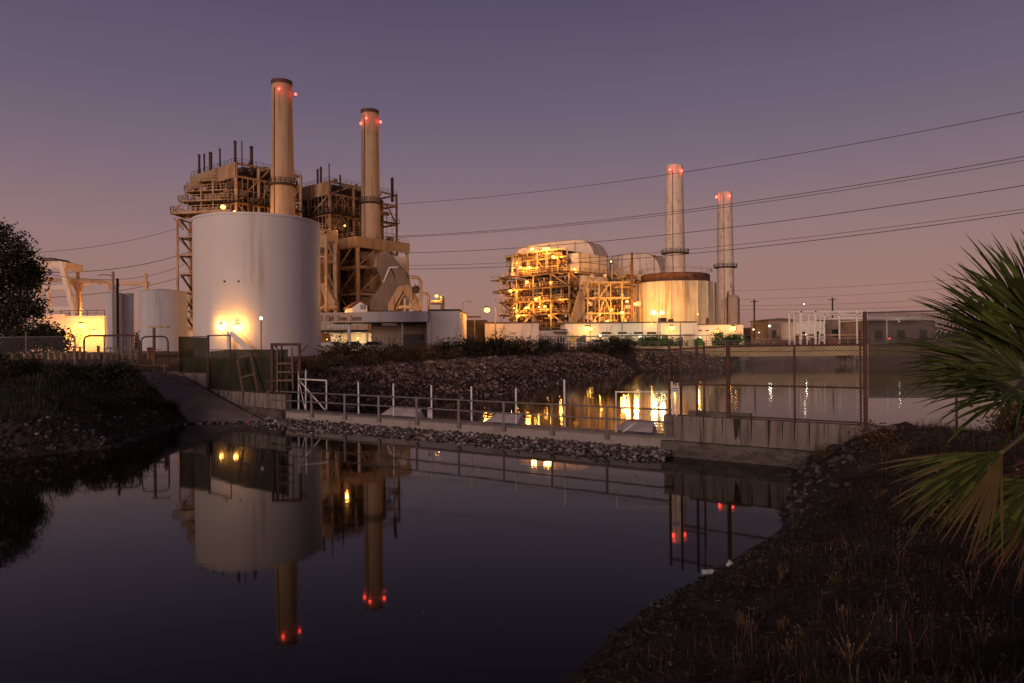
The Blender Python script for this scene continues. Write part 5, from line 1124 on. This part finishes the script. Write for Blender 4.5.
# ---------------------------------------------------------------- vegetation
def tree(name, x, y, z0, clumps, n, s0, s1, trunk_r, label, mleaf, seed, limbs=7):
    random.seed(seed); t = thing(name, (x, y, z0), label, 'tree'); g = MB()
    top = max(c[2] for c in clumps)
    tp = [Vector((x, y, z0-.3)), Vector((x+.15, y, z0+(top-z0)*.3)), Vector((x-.1, y+.1, z0+(top-z0)*.6)), Vector((x, y, top))]
    g.tube(tp, trunk_r, 8, trunk_r*.25)
    for c in clumps[:limbs]:
        b = tp[1].lerp(tp[2], random.random()); m_ = b.lerp(Vector(c[:3]), .5)+Vector((0,0,.3)); g.tube([b, m_, Vector(c[:3])], trunk_r*.4, 6, trunk_r*.1)
    g.build('trunk', M['bark'], t)
    g = MB()
    def fn():
        c = random.choice(clumps); v = Vector((random.gauss(0,1), random.gauss(0,1), random.gauss(0,1))); v.normalize(); v *= c[3]*random.uniform(.35, 1.05); v.z *= .8; return Vector(c[:3])+v
    leafcloud(g, n, fn, s0, s1); g.build('crown', M[mleaf], t); return t
D = 60; random.seed(77)
cl = []
for px, py, r in ((-5,232,1.1),(8,243,1.2),(20,255,1.1),(28,268,.9),(6,262,1.4),(-12,255,1.6),(15,280,1.3),(30,285,.8),(-8,280,1.6),(5,298,1.4),(24,302,1.0),(-15,305,1.7),(12,318,1.2),(-25,270,1.8),(-40,250,1.8),(-55,280,2.0),(-35,300,2.0),(32,275,.5),(-25,228,1.2),(33,312,.6),(-10,325,1.6),(8,330,1.2)):
    p = at(px, py, D+random.uniform(-1.5,2)); cl.append((p.x, p.y, p.z, r))
tree('broadleaf_tree', xat(-18,D), D, 2.9, cl, 18000, .08, .2, .35, 'tall dark leafy tree at the left edge of the view', 'leafdark', 3, 14)
cl = []
for px, py, r in ((44,330,.6),(52,333,.6),(58,340,.5),(38,340,.7),(48,345,.7),(30,336,.8),(20,342,.8),(60,348,.4),(10,346,.8)): p = at(px, py, 54+random.uniform(-.5,.8)); cl.append((p.x,p.y,p.z,r))
tree('bush', xat(42,54), 54, 2.8, cl, 5000, .07, .17, .12, 'rounded dark bush below the tall left tree before the yellow wall', 'leafdark', 4, 6)
# prototypes of shrubs
def shrub_proto(seed, leaf, label, s=1.0, n=1500, upright=False):
    random.seed(seed); t = thing('shrub', (0,0,0), label, 'shrub', 'shrubs along the channel banks'); g = MB(); ends = []
    for k in range(14):
        a = random.uniform(0,6.28); r = random.uniform(.2,1.0); e = Vector((math.cos(a)*r, math.sin(a)*r, random.uniform(.4,1.25)*(1.2-r*.5))); g.tube([(0,0,-.2), e*.5+Vector((0,0,.1)), e], .03, 4, .008); ends.append(e)
    g.build('stem', M['bark'], t); g = MB()
    def fn():
        c = random.choice(ends); v = Vector((random.gauss(0,1), random.gauss(0,1), random.gauss(0,1)))*.2; p = c*random.uniform(.55,1.05)+v; p.z = max(.02, p.z); return p
    leafcloud(g, n, fn, .035, .1); g.build('foliage', M[leaf], t); return t
protos = [shrub_proto(101, 'shrubleaf', 'x'), shrub_proto(102, 'dryleaf', 'x'), shrub_proto(103, 'shrubleaf', 'x'), shrub_proto(104, 'dryleaf', 'x', n=900), shrub_proto(105, 'leafdark', 'x', n=1900)]
used = set()
def shrub(k, x, y, s, label, rz=None, z=None):
    loc = (x, y, (hz(x, y) if z is None else z)-.05); sc3 = (s*random.uniform(.9,1.3), s*random.uniform(.9,1.3), s)
    if k not in used: used.add(k); o = protos[k]; o.location = loc; o.scale = sc3; o.rotation_euler.z = rz or 0; o['label'] = label; return o
    return copy_tree(protos[k], loc, sc3, random.uniform(0,6.28) if rz is None else rz, label)
ORD = ['first','second','third','fourth','fifth','sixth','seventh','eighth','ninth','tenth','eleventh','twelfth','thirteenth','fourteenth','fifteenth','sixteenth','seventeenth','eighteenth','nineteenth','twentieth']
random.seed(31)
top = [(304,354,48,1.7,0),(312,358,50,1.6,2),(322,360,50,1.6,0),(332,357,54,2.0,2),(345,355,55,2.3,0),(358,354,56,2.4,2),(371,356,57,2.1,0),(384,357,58,2.0,1),(397,357,60,2.0,0),(410,358,61,1.9,2),(422,356,63,2.2,1),(434,356,66,1.9,0),(446,354,68,2.0,4),(458,354,70,2.0,0),(470,352,71,2.2,4),(481,351,73,2.5,1),(493,350,75,2.6,4),(504,350,77,2.6,0),(515,350,79,2.7,1),(526,351,81,2.4,4)]
for (px, py, D, s, k), o_ in zip(top, ORD): x = xat(px,D); shrub(k, x, D, s*(.48 if px < 440 else .56)*random.choice((.7,1,1.12)), o_+' shrub from the left along the bank top right of the ladder frame')
low = [(318,372,48,1.2,1),(340,370,51,1.3,3),(368,372,53,1.3,1),(400,370,56,1.2,3),(430,368,60,1.2,1),(455,366,64,1.2,3),(545,351,90,2.0,4),(560,350,92,1.7,0),(583,349,95,1.6,3),(598,349,97,2.2,0),(612,350,99,2.4,4),(626,350,101,2.2,0)]
LB = ['low dry shrub on the rock slope nearest the white gate frame','low sparse dry shrub on the slope above the first white pole','low dry shrub on the slope behind the left pale slab','low sparse shrub on the slope above the third white pole','low dry shrub on the slope below the workshop corner','low sparse shrub on the slope below the utility cabinet','dark shrub on the bank right of the pale store','green brown shrub on the bank before the gatehouse','sparse shrub by the low pale rail fence','rounded shrub on the bank before the white car','darkest rounded shrub on the bank left of the bridge','shrub on the bank at the left end of the bridge']
for (px, py, D, s, k), lb in zip(low, LB): shrub(k, xat(px,D), D, s*.7, lb)
LBL = ['dark shrub at the foot of the ramp by the water', 'dark shrub left of the concrete ramp, topmost','dark shrub left of the concrete ramp, halfway down','dark shrub under the pipe gate frame','dark shrub under the yellow wall lamps on the left bank','dark shrub low on the left bank near the water','dark shrub at the far left of the bank','dark shrub on the left bank below the chain link post','small dark shrub beside the foot of the ramp','dark shrub in the middle of the left bank','dark shrub on the left bank top under the tall tree']
for (px, D, s), lb in zip(((170,36.4,.45),(132,36,.75),(141,35,.6),(118,37,.9),(97,36,.75),(112,33,.6),(10,34,.7),(30,36,.7),(152,35,.4),(65,35,.7),(-10,38,.8)), LBL): shrub(4, xat(px,D), D, s, lb)
# lit greenery by the bridge
random.seed(61)
t = thing('green_bush', (xat(727,122), 122, 3), 'bright green lit bush at the bridge end below the wall lamp', 'bush', None)
def bush(t, px, py, D, rx, rz_, n, m, s0=.08, s1=.22, seed=1):
    random.seed(seed); g = MB(); c = at(px, py, D); b = MB()
    for k in range(9): e = c+Vector((random.uniform(-rx,rx)*.7, random.uniform(-1,1), random.uniform(0,rz_)*.7)); b.tube([(c.x,c.y,2.6 if py < 350 else .3), e], .06, 5, .02)
    b.build('stem', M['bark'], t)
    ce = [(c.x+random.uniform(-rx,rx)*.7, c.y+random.uniform(-1,1), c.z+random.uniform(-.6,.6)*rz_, random.uniform(.4,.8)*rz_) for _ in range(12)]
    def fn(): q = random.choice(ce); v = Vector((random.gauss(0,1), random.gauss(0,1), random.gauss(0,1))).normalized()*q[3]*random.uniform(.4,1.1); return Vector(q[:3])+v
    leafcloud(g, n, fn, s0, s1); g.build('foliage', M[m], t)
bush(t, 727, 341, 122, 3.0, 1.3, 3500, 'greenleaf', seed=2)
for px, py, D, rx, rz_, lb, sd in ((648,343,120,1.8,.9,'green lit bush left of the double street lamp',3),(723,365,107,2.6,1.2,'bright green plants on the bank under the bridge beside the pier',4),(688,366,107,2.0,1.1,'green creeper plants under the left part of the bridge',5),(668,344,119,2,.7,'low green hedge under the double street lamp',6)):
    t = thing('green_bush', (xat(px,D), D, 3 if py < 350 else .5), lb, 'bush'); bush(t, px, py, D, rx, rz_, 2200, 'greenleaf', seed=sd)
lamp(Vector((xat(700,106), 105.5, 1.9)), 0, 0, 260, .1, (.8,1,.4), 'bulbw', label='small greenish lamp shining on plants under the bridge', bracket=Vector((0,.3,0)))

# grasses
def blades(name, n, region, hmin, hmax, wid, mt, label, seed, ok=None, droop=.5):
    r = np.random.default_rng(seed); X = r.uniform(region[0], region[1], n); Y = r.uniform(region[2], region[3], n); H_ = height(X, Y)
    patch = .5+.5*np.sin(X*.9+1.3*np.sin(Y*.7))*np.sin(Y*1.1+X*.3); keep = (H_ > (.22 if region[0] > -30 else .1)) & (r.random(n) < .35+.65*patch)
    if ok is not None: keep &= ok(X, Y, H_)
    X, Y, H_, patch = X[keep], Y[keep], H_[keep], patch[keep]; m = len(X)
    a = r.uniform(0, 2*np.pi, m); lean = r.uniform(.05, droop, m); hh = r.uniform(hmin, hmax, m)*(.5+.8*patch)
    dx, dy = np.cos(a), np.sin(a); wv = wid*r.uniform(.5, 1.4, m); px_, py_ = -dy*wv, dx*wv
    b0 = np.stack([X-px_, Y-py_, H_-.03], 1); b1 = np.stack([X+px_, Y+py_, H_-.03], 1)
    mX, mY, mZ = X+dx*lean*hh*.4, Y+dy*lean*hh*.4, H_+hh*.6
    c0 = np.stack([mX-px_*.7, mY-py_*.7, mZ], 1); c1 = np.stack([mX+px_*.7, mY+py_*.7, mZ], 1); tp = np.stack([X+dx*lean*hh, Y+dy*lean*hh, H_+hh*(1-.25*lean)], 1)
    V = np.stack([b0, b1, c1, c0, tp], 1).reshape(-1, 3); me = bpy.data.meshes.new(name)
    F = []
    for k in range(m): q = 5*k; F.append((q, q+1, q+2, q+3)); F.append((q+3, q+2, q+4))
    me.from_pydata(V.tolist(), [], F); me.materials.append(mt); o = bpy.data.objects.new(name, me); C.objects.link(o); tag(o, label, 'grass', kind='stuff')
far_ok = lambda X, Y, H_: (Y > 3.6) | (X > 4)
blades('dry_grass', 110000, (-2, 17, 3.2, 24), .06, .26, .004, M['grass'], 'dry brown grass covering the near right bank', 5, lambda X,Y,H_: (H_ > .55) & ((Y > 3.6)), droop=1.7)
blades('low_weeds', 60000, (-2, 14, 4, 24), .03, .13, .006, M['weed'], 'low dark green weeds near the water on the right bank', 6, lambda X,Y,H_: (Y > 4), droop=1.6)
blades('dry_grass', 45000, (-34, -12, 24, 46), .10, .42, .014, M['weed'], 'dark grass on the left bank', 7)
blades('dry_grass', 26000, (-16, 34, 42, 100), .15, .5, .02, M['grass'], 'dry grass tufts among rocks on the plant bank', 8)
random.seed(91)
for k, (x, y, h, lb) in enumerate(((5.0,12.6,1.0,'tall pale dry stalk at the centre of the near bank'),(3.0,10.9,.6,'short leaning dry stalk near the water edge'),(4.6,8.4,.55,'leaning pale stalk low in the near grass'),(8.2,15.6,.8,'dry stalk below the lower palm frond'))):
    g = MB(); b = Vector((x,y,hz(x,y))); g.tube([b, b+Vector((.03,0,h*.5)), b+Vector((-.02 if k != 2 else .25,0,h))], .0045, 4, .002)
    for q in range(7): e = b+Vector((0,0,h*random.uniform(.5,1))); g.tube([e, e+Vector((random.uniform(-.08,.08),random.uniform(-.05,.05),.06))], .004, 3, .002)
    tag(g.build('weed_stalk', M['litter'], loc=b), lb, 'weed')
random.seed(17)
DB = ['dark twiggy bush at the end of the channel wall','dark twiggy bush on the slope under the tall fence post','dry bush on the bank crest left of the palm','dry bush halfway up the near bank','low dry bush beside the rubble at the wall foot','dry bush below the palm fronds','dry bush right of the crest bush, touching the palm','sparse bush in the grass below the hanging frond']
for (x, y, s, k), lb in zip(((10.9,20.9,.3,3),(11.8,20.6,.3,1),(13.4,20.2,.4,3),(9.6,18.4,.55,3),(9.2,20.6,.35,1),(8.4,12.5,.6,3),(13.0,18.0,.8,3),(6.8,10.5,.45,1)), DB): shrub(k, x, y, s, lb)

mb = MB(); random.seed(73)
for k in range(240):
    x, y = random.uniform(1, 15), random.uniform(4.5, 21.5); h = hz(x, y)
    if h < .75 or (x/y < .05): continue
    hh_ = random.uniform(.12, .5)*random.uniform(.5, 1.2)
    for q in range(random.randint(5, 16)):
        a = random.uniform(0, 6.28); r_ = random.uniform(.05, .3)*hh_*2; e = Vector((x+r_*math.cos(a), y+r_*math.sin(a), h+hh_*random.uniform(.5, 1)))
        b_ = Vector((x, y, h-.02)); mb.tube([b_, b_.lerp(e, .5)+Vector((0,0,.05)), e], .0035, 3, .0015)
        for w_ in range(5): c_ = b_.lerp(e, random.uniform(.4, 1)); s_ = random.uniform(.006, .02); mb.add([c_, c_+Vector((s_, s_*.4, s_)), c_+Vector((-s_*.3, s_, s_*1.6))], [(0,1,2)])
tag(mb.build('dry_weeds', M['dryleaf']), 'straggly dry weeds scattered over the near bank', 'weeds', kind='stuff')
# leaf litter and twigs on the near bank
r_ = np.random.default_rng(33); n_ = 60000; X_ = r_.uniform(-3, 15, n_); Y_ = r_.uniform(2.5, 23, n_); Hh = height(X_, Y_); V = []; Fc = []; kk = 0
for x, y, h in zip(X_.tolist(), Y_.tolist(), Hh.tolist()):
    if h < .1: continue
    a, s1, s2, tl = random.uniform(0, 6.28), random.uniform(.008, .03), random.uniform(.004, .012), random.uniform(-.02, .03)
    if random.random() < .25: s1 *= 3; s2 *= .35
    ca, sa = math.cos(a), math.sin(a); z = h+random.uniform(.005, .05)
    V += [(x-ca*s1, y-sa*s1, z-tl*.5), (x-sa*s2, y+ca*s2, z+.008), (x+ca*s1, y+sa*s1, z+tl), (x+sa*s2, y-ca*s2, z)]; Fc.append((kk, kk+1, kk+2, kk+3)); kk += 4
me = bpy.data.meshes.new('leaf_litter'); me.from_pydata(V, [], Fc); me.materials.append(M['litter']); o = bpy.data.objects.new('leaf_litter', me); C.objects.link(o); tag(o, 'dry leaf litter and twigs strewn over the near bank', 'leaf litter', kind='stuff')
# litter
p = Vector((3.46,12.35,0)); p.z = max(hz(p.x,p.y), 0)+.05
t = thing('plastic_bottle', p, 'white plastic bottle lying on the near bank by the water', 'bottle'); MB().tube([p+Vector((-.14,0,0)), p+Vector((.06,.02,0))], .045, 10).build('bottle_body', M['plastic'], t); MB().tube([p+Vector((.06,.02,0)), p+Vector((.12,.025,0)), p+Vector((.15,.03,0))], .03, 8, .016).build('neck', M['plastic'], t)
p = Vector((3.7,12.15,0)); p.z = hz(p.x,p.y)+.05
t = thing('paper_cup', p, 'crushed white cup right of the bottle on the near bank', 'cup'); MB().tube([p, p+Vector((.06,-.03,.08))], .03, 10, .045).build('cup_body', M['plastic'], t); MB().tube([p+Vector((.06,-.03,.08)), p+Vector((.063,-.031,.084))], .05, 10).build('cup_rim', M['plastic'], t)
for x, y, m, lb in ((9.0,21.6,'plastic','white scrap at the wall foot beside the rubble'),(-13.6,36.1,'redplastic','small red float at the foot of the left wall')):
    q = Vector((x,y,max(hz(x,y),0)+.08)); tag(MB().ball(q, .09 if m == 'redplastic' else .12, 8, 5, .6).build('float' if m == 'redplastic' else 'plastic_scrap', M[m], loc=q), lb, 'litter')

# palm
PC = Vector((4.25, 5.3, 3.55)); random.seed(55); zg = hz(PC.x, PC.y)
t = thing('fan_palm', (PC.x, PC.y, zg), 'young fan palm with spreading green fronds at the right edge', 'palm')
g = MB(); g.tube([(PC.x,PC.y,zg-.3),(PC.x+.02,PC.y,zg+.4),(PC.x,PC.y,PC.z)], .24, 14, .17); g.build('trunk', M['bark'], t)
def frond(hub, axis, nrm, Lf, spread, n, m, droop=.25, old=0, pet=True):
    hub, ax = Vector(hub), Vector(axis).normalized(); nr = Vector(nrm); nr = (nr-ax*nr.dot(ax)).normalized(); side = nr.cross(ax).normalized()
    g = MB()
    for k in range(n):
        if random.random() < .05: continue
        bend = random.uniform(.6, 2.2) if random.random() < .85 else 4.5
        th = R(-spread+2*spread*(k+.5)/n)+random.uniform(-.01,.01); d_ = ax*math.cos(th)+side*math.sin(th); l_ = Lf*(.72+.28*math.cos(th*.8))*random.uniform(.80,1.06)
        pr = nr.cross(d_).normalized(); dth = R(2*spread/n); prev = None
        for i in range(8):
            s = (i/7); rr = l_*s; dr = Vector((0,0,-1))*droop*bend*l_*s**2.6+side*(bend-1.3)*.035*l_*s**2+nr*(.10*l_*math.sin(s*2.6)*(1-abs(th)/2.5))
            wfull = rr*dth*.5 if s < .55 else l_*.55*dth*.5*(1-(s-.55)/.45)**.8; wfull = max(wfull*1.3, .0008)
            c = hub+d_*rr+dr; f = nr*wfull*.45
            row = [c-pr*wfull-f*.5, c+f*.5, c+pr*wfull-f*.5]
            if prev: g.add(prev+row, [(0,1,4,3),(1,2,5,4)])
            prev = row
    o = g.build('frond', m, t, smooth=False)
    if pet:
        s_ = MB(); s_.tube([PC+Vector((0,0,random.uniform(-.3,.1))), (PC+hub)*.5+Vector((0,0,.1)), hub, hub+ax*Lf*.12], .022, 6, .008); s_.build('stalk', M['stalk'], o)
    return o
def H_(px, py, D): return at(px, py, D)
def fr(hpx, hpy, D, tpx, tpy, Dt, nrm, L_, spread, n, m, droop=.2):
    h = at(hpx, hpy, D); a = at(tpx, tpy, Dt)-h; frond(h, a, nrm, L_, spread, n, m, droop)
F_, O_, K_ = M['frond'], M['frondold'], M['fronddry']
fr(1030, 355, 5.0, 985, 235, 5.1, (.35,-1,.1), 1.0, 56, 34, F_, .04)
fr(1045, 335, 4.9, 1030, 225, 4.8, (-.2,-1,.1), .85, 60, 40, F_, .03)
fr(1025, 378, 5.0, 892, 290, 5.0, (.25,-.8,.55), 1.0, 48, 38, F_, .06)
fr(1035, 370, 5.2, 930, 250, 5.4, (.35,-.9,.35), 1.02, 40, 34, F_, .04)
fr(1020, 392, 4.9, 885, 355, 4.7, (.05,-.45,.9), 1.02, 46, 40, F_, .07)
fr(1030, 400, 4.8, 880, 375, 4.9, (.0,-.6,.8), .92, 30, 24, F_, .06)
0 and fr(1035, 410, 5.1, 960, 420, 4.9, (-.1,-.8,.6), .9, 70, 46, F_, .2)
fr(1003, 452, 4.6, 893, 540, 4.5, (-.35,-.9,.55), .8, 34, 26, O_, .03)
fr(1003, 452, 4.6, 900, 500, 4.55, (-.3,-.8,.75), .8, 20, 14, F_, .05)
fr(1040, 480, 4.6, 960, 560, 4.5, (-.3,-1,.4), .62, 44, 20, F_, .06)
fr(1045, 500, 4.7, 985, 590, 4.6, (-.3,-1,.2), .62, 38, 24, K_, .08)
0 and fr(1050, 430, 4.9, 1015, 520, 4.7, (-.2,-1,.2), .8, 60, 40, K_, .1)
fr(1080, 380, 5.0, 1190, 300, 5.0, (-.2,-1,.3), 1.0, 60, 30, F_, .15)
fr(1075, 400, 5.4, 1120, 420, 6.2, (0,-.4,1), 1.0, 60, 30, F_, .3)
fr(1085, 360, 5.2, 1090, 230, 5.4, (.1,-1,.1), .9, 60, 30, F_, .1)
g = MB()    # old leaf bases under the crown
for k in range(26):
    a = random.uniform(0,6.28); z = PC.z-random.uniform(.1,.8); p = Vector((PC.x+.2*math.cos(a), PC.y+.2*math.sin(a), z)); e = p+Vector((.3*math.cos(a), .3*math.sin(a), -.12)); g.tube([p, e], .02, 5, .01)
g.build('leaf_base', K_, t)
